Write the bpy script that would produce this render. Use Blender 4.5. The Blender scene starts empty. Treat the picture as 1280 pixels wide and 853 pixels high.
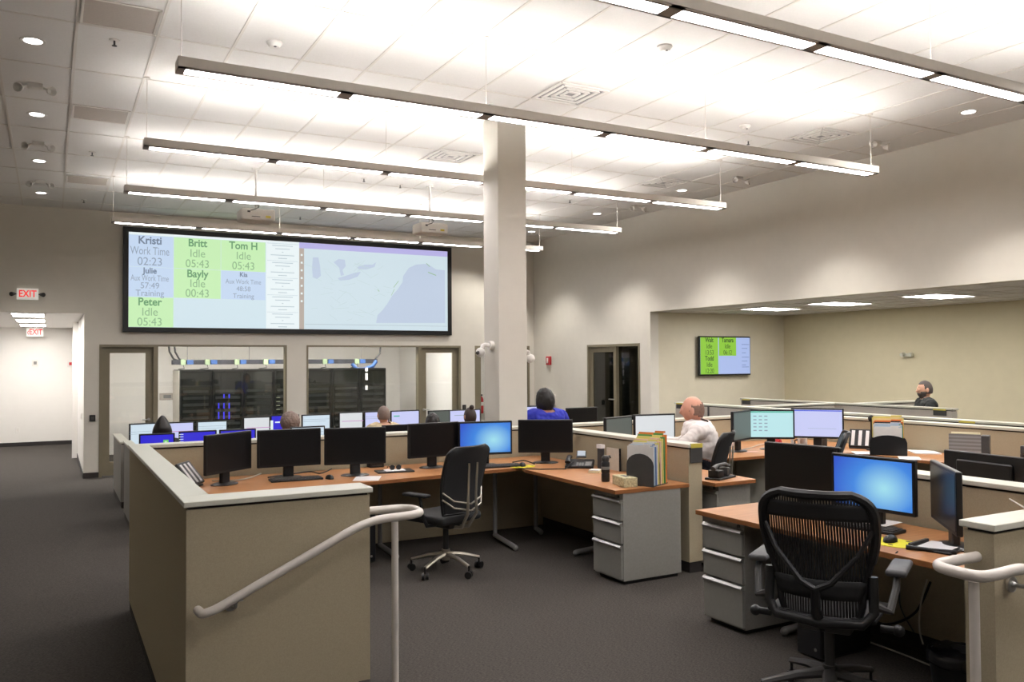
import bpy, bmesh, math, random
from mathutils import Vector, Matrix, noise
random.seed(7)
R=math.radians; PI=math.pi
scene=bpy.context.scene; C=scene.collection
# ------------------------------------------------------------------ camera, world, exposure
EYE=1.76
FPX,YAW,PIT,ROL=1052.7,0.501625,0.0234539,-0.00610745
_c,_s=math.cos(YAW),math.sin(YAW)
_F=Vector((_s*math.cos(PIT),_c*math.cos(PIT),math.sin(PIT))); _R0=Vector((_c,-_s,0)); _U0=_R0.cross(_F)
_R=_R0*math.cos(ROL)+_U0*math.sin(ROL); _U=-_R0*math.sin(ROL)+_U0*math.cos(ROL)
cam=bpy.data.objects.new('camera',bpy.data.cameras.new('camera')); C.objects.link(cam); scene.camera=cam
cam.data.sensor_width=36; cam.data.lens=36*FPX/1280; cam.data.clip_start=0.05; cam.data.clip_end=100
cam.matrix_world=Matrix(((_R.x,_U.x,-_F.x,0),(_R.y,_U.y,-_F.y,0),(_R.z,_U.z,-_F.z,EYE),(0,0,0,1)))
def _ray(x,y): return _F+_R*((x-640)/FPX)-_U*((y-426.5)/FPX)
def on_z(x,y,z):
    d=_ray(x,y); t=(z-EYE)/d.z; return Vector((d.x*t,d.y*t,z))
def on_x(x,y,X):
    d=_ray(x,y); t=X/d.x; return Vector((X,d.y*t,EYE+d.z*t))
def at_depth(x,d,z=0):
    v=_ray(x,450)*d; return Vector((v.x,v.y,z))
def on_y(x,y,Y):
    d=_ray(x,y); t=Y/d.y; return Vector((d.x*t,Y,EYE+d.z*t))
w=bpy.data.worlds.new('world'); scene.world=w; w.use_nodes=True
w.node_tree.nodes['Background'].inputs[0].default_value=(0.9,0.93,1,1); w.node_tree.nodes['Background'].inputs[1].default_value=0.02
scene.view_settings.view_transform='Standard'; scene.view_settings.look='None'
scene.view_settings.exposure=0.0; scene.view_settings.gamma=1.0
try: scene.view_settings.use_curve_mapping=False
except Exception: pass
LENS_DOWN=32; LENS_UP=64.0; TROFFER=27.0; CORRIDOR_LIGHT=44.0; SERVER_LIGHT=62.0; SPOT_W=300; CAN_W=70
# ------------------------------------------------------------------ materials
def srgb(h):
    h=h.lstrip('#'); v=[int(h[i:i+2],16)/255 for i in (0,2,4)]
    return tuple((c/12.92 if c<=.04045 else ((c+.055)/1.055)**2.4) for c in v)
MATS={}
def mat(name,col,rough=.6,metal=0,noise_amt=.06,scale=30,bump=0,bscale=200,spec=.4,emit=0):
    if name in MATS: return MATS[name]
    m=bpy.data.materials.new(name); m.use_nodes=True; n=m.node_tree; b=n.nodes['Principled BSDF']
    c=srgb(col) if isinstance(col,str) else col
    b.inputs['Roughness'].default_value=rough; b.inputs['Metallic'].default_value=metal
    b.inputs['Specular IOR Level'].default_value=spec
    tc=n.nodes.new('ShaderNodeTexCoord')
    if noise_amt>0:
        t=n.nodes.new('ShaderNodeTexNoise'); t.inputs['Scale'].default_value=scale; t.inputs['Detail'].default_value=4
        n.links.new(tc.outputs['Object'],t.inputs['Vector'])
        r=n.nodes.new('ShaderNodeValToRGB'); e=r.color_ramp.elements
        e[0].position=.3; e[1].position=.7
        e[0].color=(*[x*(1-noise_amt) for x in c],1); e[1].color=(*[min(1,x*(1+noise_amt)) for x in c],1)
        n.links.new(t.outputs['Fac'],r.inputs['Fac']); n.links.new(r.outputs['Color'],b.inputs['Base Color'])
    else: b.inputs['Base Color'].default_value=(*c,1)
    if bump>0:
        t2=n.nodes.new('ShaderNodeTexNoise'); t2.inputs['Scale'].default_value=bscale; t2.inputs['Detail'].default_value=2
        n.links.new(tc.outputs['Object'],t2.inputs['Vector'])
        bp=n.nodes.new('ShaderNodeBump'); bp.inputs['Strength'].default_value=bump; bp.inputs['Distance'].default_value=.01
        n.links.new(t2.outputs['Fac'],bp.inputs['Height']); n.links.new(bp.outputs['Normal'],b.inputs['Normal'])
    if emit>0:
        b.inputs['Emission Color'].default_value=(*c,1); b.inputs['Emission Strength'].default_value=emit
    MATS[name]=m; return m
def emis(name,col,strength=1.0):
    if name in MATS: return MATS[name]
    m=bpy.data.materials.new(name); m.use_nodes=True; n=m.node_tree; b=n.nodes['Principled BSDF']
    c=srgb(col) if isinstance(col,str) else col
    b.inputs['Base Color'].default_value=(.01,.01,.01,1); b.inputs['Roughness'].default_value=.35
    b.inputs['Emission Color'].default_value=(*c,1); b.inputs['Emission Strength'].default_value=strength
    MATS[name]=m; return m
def glow_screen(name,c0,c1,c2,cx,cz,rad):
    """desktop background: a soft light area on a coloured ground, shown by the panel itself"""
    m=bpy.data.materials.new(name); m.use_nodes=True; n=m.node_tree; b=n.nodes['Principled BSDF']
    b.inputs['Base Color'].default_value=(.01,.01,.01,1); b.inputs['Roughness'].default_value=.3
    tc=n.nodes.new('ShaderNodeTexCoord'); mp=n.nodes.new('ShaderNodeMapping'); mp.inputs['Location'].default_value=(-cx,0,-cz)
    mp2=n.nodes.new('ShaderNodeMapping'); mp2.inputs['Scale'].default_value=(1/rad,1,1.25/rad)
    g=n.nodes.new('ShaderNodeTexGradient'); g.gradient_type='SPHERICAL'; r=n.nodes.new('ShaderNodeValToRGB'); e=r.color_ramp.elements
    e[0].color=(*srgb(c0),1); e[1].color=(*srgb(c2),1); x=e.new(.45); x.color=(*srgb(c1),1)
    L=n.links.new; L(tc.outputs['Object'],mp.inputs[0]); L(mp.outputs[0],mp2.inputs[0]); L(mp2.outputs[0],g.inputs[0]); L(g.outputs['Fac'],r.inputs['Fac'])
    L(r.outputs['Color'],b.inputs['Emission Color']); b.inputs['Emission Strength'].default_value=1
    MATS[name]=m; return m
def stripes(name,c0,c1,scale,axis='Z',thr=.5,rough=.6,emit=0):
    m=bpy.data.materials.new(name); m.use_nodes=True; n=m.node_tree; b=n.nodes['Principled BSDF']; b.inputs['Roughness'].default_value=rough
    tc=n.nodes.new('ShaderNodeTexCoord'); wv=n.nodes.new('ShaderNodeTexWave'); wv.bands_direction=axis; wv.inputs['Scale'].default_value=scale
    r=n.nodes.new('ShaderNodeValToRGB'); r.color_ramp.interpolation='CONSTANT'; e=r.color_ramp.elements
    e[0].color=(*srgb(c0),1); e[1].color=(*srgb(c1),1); e[1].position=thr
    n.links.new(tc.outputs['Object'],wv.inputs['Vector']); n.links.new(wv.outputs['Fac'],r.inputs['Fac'])
    if emit: n.links.new(r.outputs['Color'],b.inputs['Emission Color']); b.inputs['Emission Strength'].default_value=emit; b.inputs['Base Color'].default_value=(.01,.01,.01,1)
    else: n.links.new(r.outputs['Color'],b.inputs['Base Color'])
    MATS[name]=m; return m
def glass(name,tint=(1,1,1),refl=.06):
    m=bpy.data.materials.new(name); m.use_nodes=True; n=m.node_tree
    for x in list(n.nodes):
        if x.type!='OUTPUT_MATERIAL': n.nodes.remove(x)
    o=[x for x in n.nodes if x.type=='OUTPUT_MATERIAL'][0]
    t=n.nodes.new('ShaderNodeBsdfTransparent'); t.inputs[0].default_value=(*tint,1); g=n.nodes.new('ShaderNodeBsdfGlossy'); g.inputs['Roughness'].default_value=.02
    mx=n.nodes.new('ShaderNodeMixShader'); mx.inputs[0].default_value=refl
    n.links.new(t.outputs[0],mx.inputs[1]); n.links.new(g.outputs[0],mx.inputs[2]); n.links.new(mx.outputs[0],o.inputs[0])
    MATS[name]=m; return m
def mesh_cloth(name,col,scale=140,open_=.5):
    m=bpy.data.materials.new(name); m.use_nodes=True; n=m.node_tree; b=n.nodes['Principled BSDF']
    b.inputs['Base Color'].default_value=(*srgb(col),1); b.inputs['Roughness'].default_value=.55
    tc=n.nodes.new('ShaderNodeTexCoord'); L=n.links.new
    wv=n.nodes.new('ShaderNodeTexWave'); wv.bands_direction='X'; wv.inputs['Scale'].default_value=scale/6.28
    wz=n.nodes.new('ShaderNodeTexWave'); wz.bands_direction='Z'; wz.inputs['Scale'].default_value=scale/20
    a=n.nodes.new('ShaderNodeMath'); a.operation='GREATER_THAN'; a.inputs[1].default_value=open_
    a2=n.nodes.new('ShaderNodeMath'); a2.operation='GREATER_THAN'; a2.inputs[1].default_value=.85
    mx=n.nodes.new('ShaderNodeMath'); mx.operation='MAXIMUM'
    L(tc.outputs['Object'],wv.inputs[0]); L(tc.outputs['Object'],wz.inputs[0]); L(wv.outputs['Fac'],a.inputs[0]); L(wz.outputs['Fac'],a2.inputs[0])
    L(a.outputs[0],b.inputs['Alpha'])
    MATS[name]=m; return m
def wood(name,c0,c1):
    m=bpy.data.materials.new(name); m.use_nodes=True; n=m.node_tree; b=n.nodes['Principled BSDF']; b.inputs['Roughness'].default_value=.42
    tc=n.nodes.new('ShaderNodeTexCoord'); mp=n.nodes.new('ShaderNodeMapping'); mp.inputs['Scale'].default_value=(3,40,3)
    t=n.nodes.new('ShaderNodeTexNoise'); t.inputs['Scale'].default_value=1.5; t.inputs['Detail'].default_value=6
    r=n.nodes.new('ShaderNodeValToRGB'); e=r.color_ramp.elements; e[0].position=.3; e[1].position=.75; e[0].color=(*srgb(c0),1); e[1].color=(*srgb(c1),1)
    L=n.links.new; L(tc.outputs['Object'],mp.inputs[0]); L(mp.outputs[0],t.inputs['Vector']); L(t.outputs['Fac'],r.inputs['Fac']); L(r.outputs['Color'],b.inputs['Base Color'])
    MATS[name]=m; return m
def carpet(name,c0,c1):
    m=bpy.data.materials.new(name); m.use_nodes=True; n=m.node_tree; b=n.nodes['Principled BSDF']; b.inputs['Roughness'].default_value=.97; b.inputs['Specular IOR Level'].default_value=.1
    tc=n.nodes.new('ShaderNodeTexCoord'); L=n.links.new
    t=n.nodes.new('ShaderNodeTexNoise'); t.inputs['Scale'].default_value=55; t.inputs['Detail'].default_value=6; t.inputs['Roughness'].default_value=.75
    mp=n.nodes.new('ShaderNodeMapping'); mp.inputs['Scale'].default_value=(1,4,1); L(tc.outputs['Object'],mp.inputs[0]); L(mp.outputs[0],t.inputs['Vector'])
    r=n.nodes.new('ShaderNodeValToRGB'); e=r.color_ramp.elements; e[0].position=.36; e[1].position=.66; e[0].color=(*srgb(c0),1); e[1].color=(*srgb(c1),1)
    L(t.outputs['Fac'],r.inputs['Fac']); L(r.outputs['Color'],b.inputs['Base Color'])
    bp=n.nodes.new('ShaderNodeBump'); bp.inputs['Strength'].default_value=.5; bp.inputs['Distance'].default_value=.004; L(t.outputs['Fac'],bp.inputs['Height']); L(bp.outputs['Normal'],b.inputs['Normal'])
    MATS[name]=m; return m
M={}
M['wall']=mat('wall_paint','#D6D1C6',.9,0,.015,6,.05,300,spec=.15)
M['wall_alc']=mat('alcove_paint','#C9BFA2',.9,0,.02,6,.05,300,spec=.15)
M['wall_alcb']=mat('alcove_back_paint','#D2CAB5',.9,0,.02,6,.05,300,spec=.15)
M['white']=mat('white_paint','#DEDAD4',.85,0,.01,5,spec=.2)
M['tile']=mat('ceiling_tile','#E3E0DC',.95,0,.02,60,.15,500,spec=.1)
M['grid']=mat('ceiling_bar','#D9D3CB',.6,0,.01,10)
M['grille']=mat('grille_grey','#B4AAA0',.7,0,.03,60)
M['carpet']=carpet('carpet','#2C2A27','#58534E')
M['base']=mat('rubber_base','#2A2625',.6,0,.03,20)
M['fabric']=mat('panel_fabric','#A59A82',.95,0,.07,160,.25,900,spec=.1)
M['stackfab']=mat('panel_upper_fabric','#B4AEA4',.9,0,.05,160,.2,900,spec=.1)
M['cap']=mat('cap_paint','#C3C2B4',.38,0,.015,20)
M['reveal']=mat('reveal_dark','#2B2822',.8,0,.02,10)
M['trimtan']=mat('trim_tan','#B5AD98',.5,0,.02,20)
M['wood']=wood('desk_laminate','#9C6A40','#B37E50')
M['woodedge']=mat('desk_edge','#8A5830',.45,0,.08,12)
M['black']=mat('black_plastic','#141415',.42,0,.05,40)
M['black_soft']=mat('black_soft','#1A1A1B',.75,0,.08,120,.2,600)
M['screen_off']=mat('screen_off','#08080A',.32,0,0,1,spec=.35)
M['dgrey']=mat('dark_grey','#3E3D3C',.5,0,.05,40)
M['grey']=mat('mid_grey','#7C7B78',.45,.1,.04,40)
M['ped']=mat('pedestal_paint','#8F8E88',.4,.25,.03,30)
M['pedside']=mat('pedestal_side_paint','#8A8882',.5,.1,.05,60)
M['silver']=mat('silver_metal','#A9A8A4',.3,.85,.02,30)
M['rail']=mat('rail_paint','#CFC8BF',.38,.15,.02,30)
M['frame']=mat('door_frame_paint','#7B735F',.5,.1,.03,10)
M['fixture']=mat('fixture_metal','#D8D1C8',.45,.2,.02,20)
M['fixture_dark']=mat('fixture_plate','#A89D93',.5,.2,.02,20)
M['paper']=mat('paper','#E4E1E0',.8,0,.02,40)
M['leaf']=mat('papers_cream','#E2D8B4',.8,0,.03,40)
M['glass']=glass('window_glass',(.97,.98,.97),.05)
M['glass_dark']=glass('tinted_glass',(.45,.48,.46),.08)
M['rack']=mat('rack_black','#141514',.35,0,.05,20)
M['rackglass']=mat('rack_door','#1B1D1B',.12,0,.12,7,spec=.6)
M['skin']=mat('skin','#C99A80',.6,0,.06,12)
M['skin_pink']=mat('skin_pink','#CC9680',.6,0,.08,14)
M['yellow']=mat('yellow_pad','#D9D030',.7,0,.05,10)
# ------------------------------------------------------------------ mesh helpers
class MB:
    def __init__(s): s.bm=bmesh.new()
    def box(s,x0,x1,y0,y1,z0,z1,bev=0,mtx=None,seg=1):
        r=bmesh.ops.create_cube(s.bm,size=1); vs=r['verts']
        bmesh.ops.scale(s.bm,vec=(abs(x1-x0),abs(y1-y0),abs(z1-z0)),verts=vs)
        bmesh.ops.translate(s.bm,vec=((x0+x1)/2,(y0+y1)/2,(z0+z1)/2),verts=vs)
        if bev>0:
            es=list({e for v in vs for e in v.link_edges})
            q=bmesh.ops.bevel(s.bm,geom=es,offset=bev,segments=seg,affect='EDGES',profile=.5)
            vs=list({v for f in q['faces'] for v in f.verts}|{v for v in vs if v.is_valid})
            allv=set(vs); st=list(vs)
            while st:
                v=st.pop()
                for e in v.link_edges:
                    o=e.other_vert(v)
                    if o not in allv: allv.add(o); st.append(o)
            vs=list(allv)
        if mtx is not None: bmesh.ops.transform(s.bm,matrix=mtx,verts=vs)
        return s
    def cyl(s,p0,p1,r,r2=None,n=16):
        p0,p1=Vector(p0),Vector(p1); d=p1-p0; q=d.to_track_quat('Z','Y').to_matrix().to_4x4()
        m=Matrix.Translation((p0+p1)/2)@q
        bmesh.ops.create_cone(s.bm,cap_ends=True,segments=n,radius1=r,radius2=r if r2 is None else r2,depth=d.length,matrix=m); return s
    def tube(s,pts,r,n=8,closed=False,flat=1.0,caps=True):
        pts=[Vector(p) for p in pts]; N=len(pts); rings=[]; up=None
        for i,p in enumerate(pts):
            a=pts[(i-1)%N] if (closed or i>0) else p; b=pts[(i+1)%N] if (closed or i<N-1) else p
            t=(b-a).normalized()
            if up is None:
                up=Vector((0,0,1)) if abs(t.z)<.9 else Vector((1,0,0))
            x=t.cross(up)
            if x.length<1e-4: x=t.cross(Vector((0,1,0)))
            x.normalize(); y=x.cross(t).normalized(); up=y
            rr=r[i] if isinstance(r,(list,tuple)) else r
            rings.append([s.bm.verts.new(p+x*math.cos(2*PI*k/n)*rr+y*math.sin(2*PI*k/n)*rr*flat) for k in range(n)])
        for i in range(N if closed else N-1):
            A,B=rings[i],rings[(i+1)%N]
            for k in range(n): s.bm.faces.new((A[k],A[(k+1)%n],B[(k+1)%n],B[k]))
        if not closed and caps: s.bm.faces.new(rings[0][::-1]); s.bm.faces.new(rings[-1])
        return s
    def prism(s,poly,z0,z1,mtx=None):
        a=[s.bm.verts.new((x,y,z0)) for x,y in poly]; b=[s.bm.verts.new((x,y,z1)) for x,y in poly]; n=len(poly)
        s.bm.faces.new(a[::-1]); s.bm.faces.new(b)
        for i in range(n): s.bm.faces.new((a[i],a[(i+1)%n],b[(i+1)%n],b[i]))
        if mtx is not None: bmesh.ops.transform(s.bm,matrix=mtx,verts=a+b)
        return s
    def lathe(s,prof,n=20,mtx=None):
        rings=[]
        for r_,z in prof: rings.append([s.bm.verts.new((r_*math.cos(2*PI*k/n),r_*math.sin(2*PI*k/n),z)) for k in range(n)])
        for A,B in zip(rings,rings[1:]):
            for k in range(n): s.bm.faces.new((A[k],A[(k+1)%n],B[(k+1)%n],B[k]))
        s.bm.faces.new(rings[0][::-1]); s.bm.faces.new(rings[-1])
        if mtx is not None: bmesh.ops.transform(s.bm,matrix=mtx,verts=[v for q in rings for v in q])
        return s
    def ball(s,c,r,sc=(1,1,1),n=16):
        m=Matrix.Translation(c)@Matrix.Diagonal((*sc,1)); bmesh.ops.create_uvsphere(s.bm,u_segments=n,v_segments=max(6,n//2),radius=r,matrix=m); return s
    def quad(s,a,b,c,d):
        s.bm.faces.new([s.bm.verts.new(v) for v in (a,b,c,d)]); return s
    def build(s,name,m,parent=None,smooth=None,mods=None):
        bmesh.ops.recalc_face_normals(s.bm,faces=s.bm.faces)
        me=bpy.data.meshes.new(name); s.bm.to_mesh(me); s.bm.free()
        if m is not None: me.materials.append(m)
        if smooth:
            for p in me.polygons: p.use_smooth=True
            try: me.set_sharp_from_angle(angle=R(40))
            except Exception: pass
        o=bpy.data.objects.new(name,me); C.objects.link(o)
        if parent is not None: o.parent=parent
        return o
def thing(name,label,cat,loc=(0,0,0),rz=0,group=None):
    o=bpy.data.objects.new(name,None); C.objects.link(o); o.empty_display_size=.05
    o.location=loc; o.rotation_euler=(0,0,R(rz)); o['label']=label; o['category']=cat
    if group: o['group']=group
    return o
def tag(o,label,cat,group=None):
    o['label']=label; o['category']=cat
    if group: o['group']=group
    return o
def struct(o): o['kind']='structure'; return o
def dup(o,parent=None,loc=None,rz=None,label=None,group=None):
    c=o.copy(); C.objects.link(c)
    if parent is not None: c.parent=parent
    for ch in list(o.children): dup(ch,c)
    if loc is not None: c.location=loc
    if rz is not None: c.rotation_euler=(0,0,R(rz))
    if label: c['label']=label
    if group: c['group']=group
    return c
def B(name,m,parent,*a,bev=0,seg=1):
    return MB().box(*a,bev=bev,seg=seg).build(name,m,parent,smooth=bev>0 and seg>1)
def text(body,size,m,parent,loc,rot=(90,0,0),bold=0,name='lettering',align='CENTER',sx=1.0,ext=.0008):
    cu=bpy.data.curves.new(name,'FONT'); cu.body=body; cu.size=size; cu.align_x=align; cu.align_y='CENTER'; cu.offset=bold*size; cu.extrude=ext
    t=bpy.data.objects.new('tmp',cu); C.objects.link(t); dg=bpy.context.evaluated_depsgraph_get()
    me=bpy.data.meshes.new_from_object(t.evaluated_get(dg)); C.objects.unlink(t); bpy.data.objects.remove(t)
    me.materials.clear(); me.materials.append(m); me.name=name
    o=bpy.data.objects.new(name,me); C.objects.link(o); o.parent=parent; o.location=loc; o.rotation_euler=[R(a) for a in rot]; o.scale=(sx,1,1)
    return o
# ================================================================== ROOM
LO=-.36; ZC=4.61; YB=17.43; XR=10.16
f=struct(B('floor',M['carpet'],None,-5,14.2,-4.2,26,LO-.1,LO))
m=MB()
m.prism([(-1.2,-4.0),(10.3,-4.0),(10.3,10.0),(4.72,10.0),(4.72,7.97),(.61,7.97),(.61,4.52),(1.50,4.52),(1.50,3.25),(-1.2,3.25)],LO,0)
struct(m.build('floor_raised',M['carpet']))
m=MB(); m.box(1.2,1.5,3.25,4.52,LO,-.12); m.box(.9,1.2,3.25,4.52,LO,-.24); struct(m.build('floor_steps',M['carpet']))
struct(B('floor_alcove',M['carpet'],None,10.3,13.75,-3,12.97,LO,0))
# ceiling
struct(B('ceiling',M['tile'],None,-4.2,10.3,-4.2,17.6,ZC,ZC+.1))
m=MB()
xs=[.18+.6266*k for k in range(-7,17)]; ys=[6.605+1.254*k for k in range(-8,9)]
for x in xs:
    if -4<x<10.1: m.box(x-.012,x+.012,-4,YB,ZC-.006,ZC)
for y in ys: m.box(-4,10.16,y-.012,y+.012,ZC-.0055,ZC)
struct(m.build('trim_1',M['grid']))
# walls with openings built as non-overlapping blocks
def wall_y(name,y0,y1,x0,x1,z0,z1,holes,mm):
    m=MB(); xs=sorted({x0,x1}|{h[0] for h in holes}|{h[1] for h in holes})
    for a,b in zip(xs,xs[1:]):
        hs=[h for h in holes if h[0]<=a and h[1]>=b]; z=z0
        for h in sorted(hs,key=lambda h:h[2]):
            if h[2]>z+1e-4: m.box(a,b,y0,y1,z,h[2])
            z=h[3]
        if z<z1-1e-4: m.box(a,b,y0,y1,z,z1)
    bmesh.ops.remove_doubles(m.bm,verts=m.bm.verts,dist=1e-4)
    return struct(m.build(name,mm))
def wall_x(name,x0,x1,y0,y1,z0,z1,holes,mm):
    m=MB(); ys_=sorted({y0,y1}|{h[0] for h in holes}|{h[1] for h in holes})
    for a,b in zip(ys_,ys_[1:]):
        hs=[h for h in holes if h[0]<=a and h[1]>=b]; z=z0
        for h in sorted(hs,key=lambda h:h[2]):
            if h[2]>z+1e-4: m.box(x0,x1,a,b,z,h[2])
            z=h[3]
        if z<z1-1e-4: m.box(x0,x1,a,b,z,z1)
    bmesh.ops.remove_doubles(m.bm,verts=m.bm.verts,dist=1e-4)
    return struct(m.build(name,mm))
DT=2.11
wall_y('wall_back',YB,YB+.2,-4.2,10.4,LO,ZC,[(-3.0,.55,LO,2.69),(.80,1.78,LO,DT),(1.78,4.27,.15,DT),(4.68,7.21,.15,DT),(7.21,8.22,LO,DT),(8.58,10.03,LO,DT)],M['wall'])
wall_x('wall_right',XR,XR+.2,-4.2,YB,LO,ZC,[(2.0,12.97,LO,2.69),(13.30,15.15,LO,2.09)],M['wall'])
struct(B('wall_left',M['wall'],None,-4.4,-4.2,-4.2,YB+.2,LO,ZC))
struct(B('wall_front',M['wall'],None,-4.4,14.2,-4.4,-4.2,LO,ZC))
# baseboards
m=MB(); m.box(.55,.80,YB-.012,YB,LO,LO+.1); struct(m.build('baseboard_back',M['base']))
m=MB(); m.box(.538,.55,YB,YB+.2,LO,LO+.1); m.box(.538,.55,YB+.2,25.1,LO,LO+.1); m.box(-3,.538,25.088,25.1,LO,LO+.1); struct(m.build('baseboard_corridor',M['base']))
m=MB(); m.box(XR-.012,XR,12.97,13.25,LO,LO+.1); m.box(XR-.012,XR,15.2,YB-.02,LO,LO+.1); struct(m.build('baseboard_right',M['base']))
# alcove
struct(B('wall_alcove_back',M['wall_alcb'],None,XR+.2,14.0,12.97,13.17,LO,2.9))
struct(B('wall_alcove_right',M['wall_alc'],None,13.73,13.93,-3,12.97,LO,2.9))
struct(B('ceiling_alcove',M['tile'],None,XR+.2,13.93,-3,12.97,2.69,2.8))
m=MB()
for k in range(1,6): m.box(XR+.2+.61*k-.012,XR+.2+.61*k+.012,0,12.97,2.683,2.69)
for k in range(0,20): m.box(XR+.2,13.73,12.6-.61*k-.012,12.6-.61*k+.012,2.684,2.69)
struct(m.build('trim_2',M['grid']))
struct(B('wall_alcove_front',M['wall_alc'],None,XR+.2,13.73,-3.2,-3,LO,2.69))
# corridor beyond the left opening
struct(B('wall_corridor_right',M['white'],None,.55,.70,YB+.2,25.1,LO,2.69))
struct(B('wall_corridor_end',M['white'],None,-3.2,.7,25.1,25.25,LO,2.69))
struct(B('wall_corridor_left',M['white'],None,-3.2,-3.0,YB+.2,25.1,LO,2.69))
struct(B('ceiling_corridor',M['tile'],None,-3.2,.7,YB+.2,25.25,2.69,2.8))
m=MB(); m.box(.44,.55,21.3,21.42,LO,2.69); struct(m.build('trim_3',M['white']))
# server room
struct(B('wall_server_back',M['white'],None,.7,12.5,21.6,21.75,LO,3.0))
struct(B('wall_server_left',M['white'],None,.70,.78,YB+.2,21.6,LO,3.0))
struct(B('wall_server_right',M['white'],None,8.35,8.5,YB+.2,21.6,LO,3.0))
struct(B('ceiling_server',M['white'],None,.7,12.5,YB+.2,21.75,3.0,3.1))
struct(B('wall_side_room',M['white'],None,12.3,12.45,YB+.2,21.6,LO,3.0))
# dark office behind the right hand door
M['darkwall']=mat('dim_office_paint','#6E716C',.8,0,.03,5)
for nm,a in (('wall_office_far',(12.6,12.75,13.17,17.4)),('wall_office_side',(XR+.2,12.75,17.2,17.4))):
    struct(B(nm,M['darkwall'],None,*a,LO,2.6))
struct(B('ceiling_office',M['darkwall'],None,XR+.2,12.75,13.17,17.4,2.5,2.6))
# column
CX0,CX1,CY0,CY1=4.49,4.86,8.50,8.87
struct(B('column',M['wall'],None,CX0,CX1,CY0,CY1,LO,ZC,bev=.004))
# ------------------------------------------------------------------ doors / windows in the back wall
YF=YB+.04
def frame_rect(m,x0,x1,z0,z1,y0,y1,t,bottom=True):
    m.box(x0,x0+t,y0,y1,z0,z1); m.box(x1-t,x1,y0,y1,z0,z1); m.box(x0+t,x1-t,y0,y1,z1-t,z1)
    if bottom: m.box(x0+t,x1-t,y0,y1,z0,z0+t)
def glazed_door(name,x0,x1,hinge):
    d=struct(MB().box(x0+.05,x1-.05,YB+.06,YB+.105,LO+.02,DT-.05).build(name,M['frame']))
    bpy.data.objects.remove(d)
    m=MB(); lx0,lx1=x0+.05+.13,x1-.05-.13; z0,z1=LO+.02,DT-.05; gz0,gz1=LO+.27,DT-.16
    m.box(x0+.05,lx0,YB+.06,YB+.105,z0,z1); m.box(lx1,x1-.05,YB+.06,YB+.105,z0,z1); m.box(lx0,lx1,YB+.06,YB+.105,z0,gz0); m.box(lx0,lx1,YB+.06,YB+.105,gz1,z1)
    d=struct(m.build(name,M['frame']))
    m=MB(); frame_rect(m,x0,x1,LO,DT,YB-.01,YB+.14,.05,False); m.build('door_frame',M['frame'],d)
    B('glass_pane',M['glass'],d,lx0,lx1,YB+.08,YB+.086,gz0,gz1)
    hx=x1-.05-.07 if hinge=='l' else x0+.05+.07; s=-1 if hinge=='l' else 1
    m=MB(); m.cyl((hx,YB+.06,.68),(hx,YB+.01,.68),.012); m.cyl((hx,YB+.015,.68),(hx+s*.12,YB+.015,.68),.011); m.cyl((hx,YB+.062,.68),(hx,YB+.05,.68),.03)
    m.build('door_handle',M['silver'],d,smooth=True); return d
glazed_door('door_1',.80,1.78,'l'); glazed_door('door_2',7.21,8.22,'r')
def window(name,x0,x1,z0,z1,split):
    m=MB(); frame_rect(m,x0,x1,z0,z1,YB-.01,YB+.14,.035); d=struct(m.build(name,M['frame']))
    B('glass_pane',M['glass'],d,x0+.035,split-.002,YB+.07,YB+.078,z0+.035,z1-.035); B('glass_pane',M['glass'],d,split+.002,x1-.035,YB+.07,YB+.078,z0+.035,z1-.035); return d
window('window_1',1.78,4.27,.15,DT,on_y(281,500,YB).x); window('window_2',4.68,7.21,.15,DT,on_y(454,500,YB).x)
m=MB(); frame_rect(m,8.58,10.03,LO,DT,YB-.01,YB+.14,.05,False); m.box(8.63,8.76,YB+.05,YB+.1,LO,DT-.05); m.box(9.80,9.98,YB+.05,YB+.1,LO,DT-.05); m.box(8.76,9.80,YB+.05,YB+.1,DT-.15,DT-.05); m.box(8.76,9.80,YB+.05,YB+.1,LO,LO+.25)
d=struct(m.build('door_3',M['frame'])); B('glass_pane',M['glass'],d,8.76,9.80,YB+.07,YB+.076,LO+.25,DT-.15)
# right wall door with sidelight
m=MB(); y0,y1,yz=13.30,15.15,14.12
m.box(XR-.01,XR+.14,y0,y0+.05,LO,2.09); m.box(XR-.01,XR+.14,y1-.05,y1,LO,2.09); m.box(XR-.01,XR+.14,y0+.05,y1-.05,2.04,2.09); m.box(XR-.01,XR+.14,yz-.03,yz+.03,LO,2.04)
d=struct(m.build('door_4',M['frame']))
m=MB(); a,b=yz+.03,y1-.05
m.box(XR+.04,XR+.085,a,a+.1,LO+.02,2.04); m.box(XR+.04,XR+.085,b-.1,b,LO+.02,2.04); m.box(XR+.04,XR+.085,a+.1,b-.1,1.93,2.04); m.box(XR+.04,XR+.085,a+.1,b-.1,LO+.02,LO+.25); m.build('door_leaf',M['frame'],d)
B('glass_pane',M['glass_dark'],d,XR+.06,XR+.066,a+.1,b-.1,LO+.25,1.93); B('glass_pane',M['glass_dark'],d,XR+.06,XR+.066,y0+.05,yz-.03,LO+.05,2.04)
m=MB(); m.cyl((XR+.04,yz+.1,.95),(XR-.01,yz+.1,.95),.012); m.cyl((XR-.005,yz+.1,.95),(XR-.005,yz+.24,.95),.012); m.build('door_handle',M['silver'],d,smooth=True)
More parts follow.
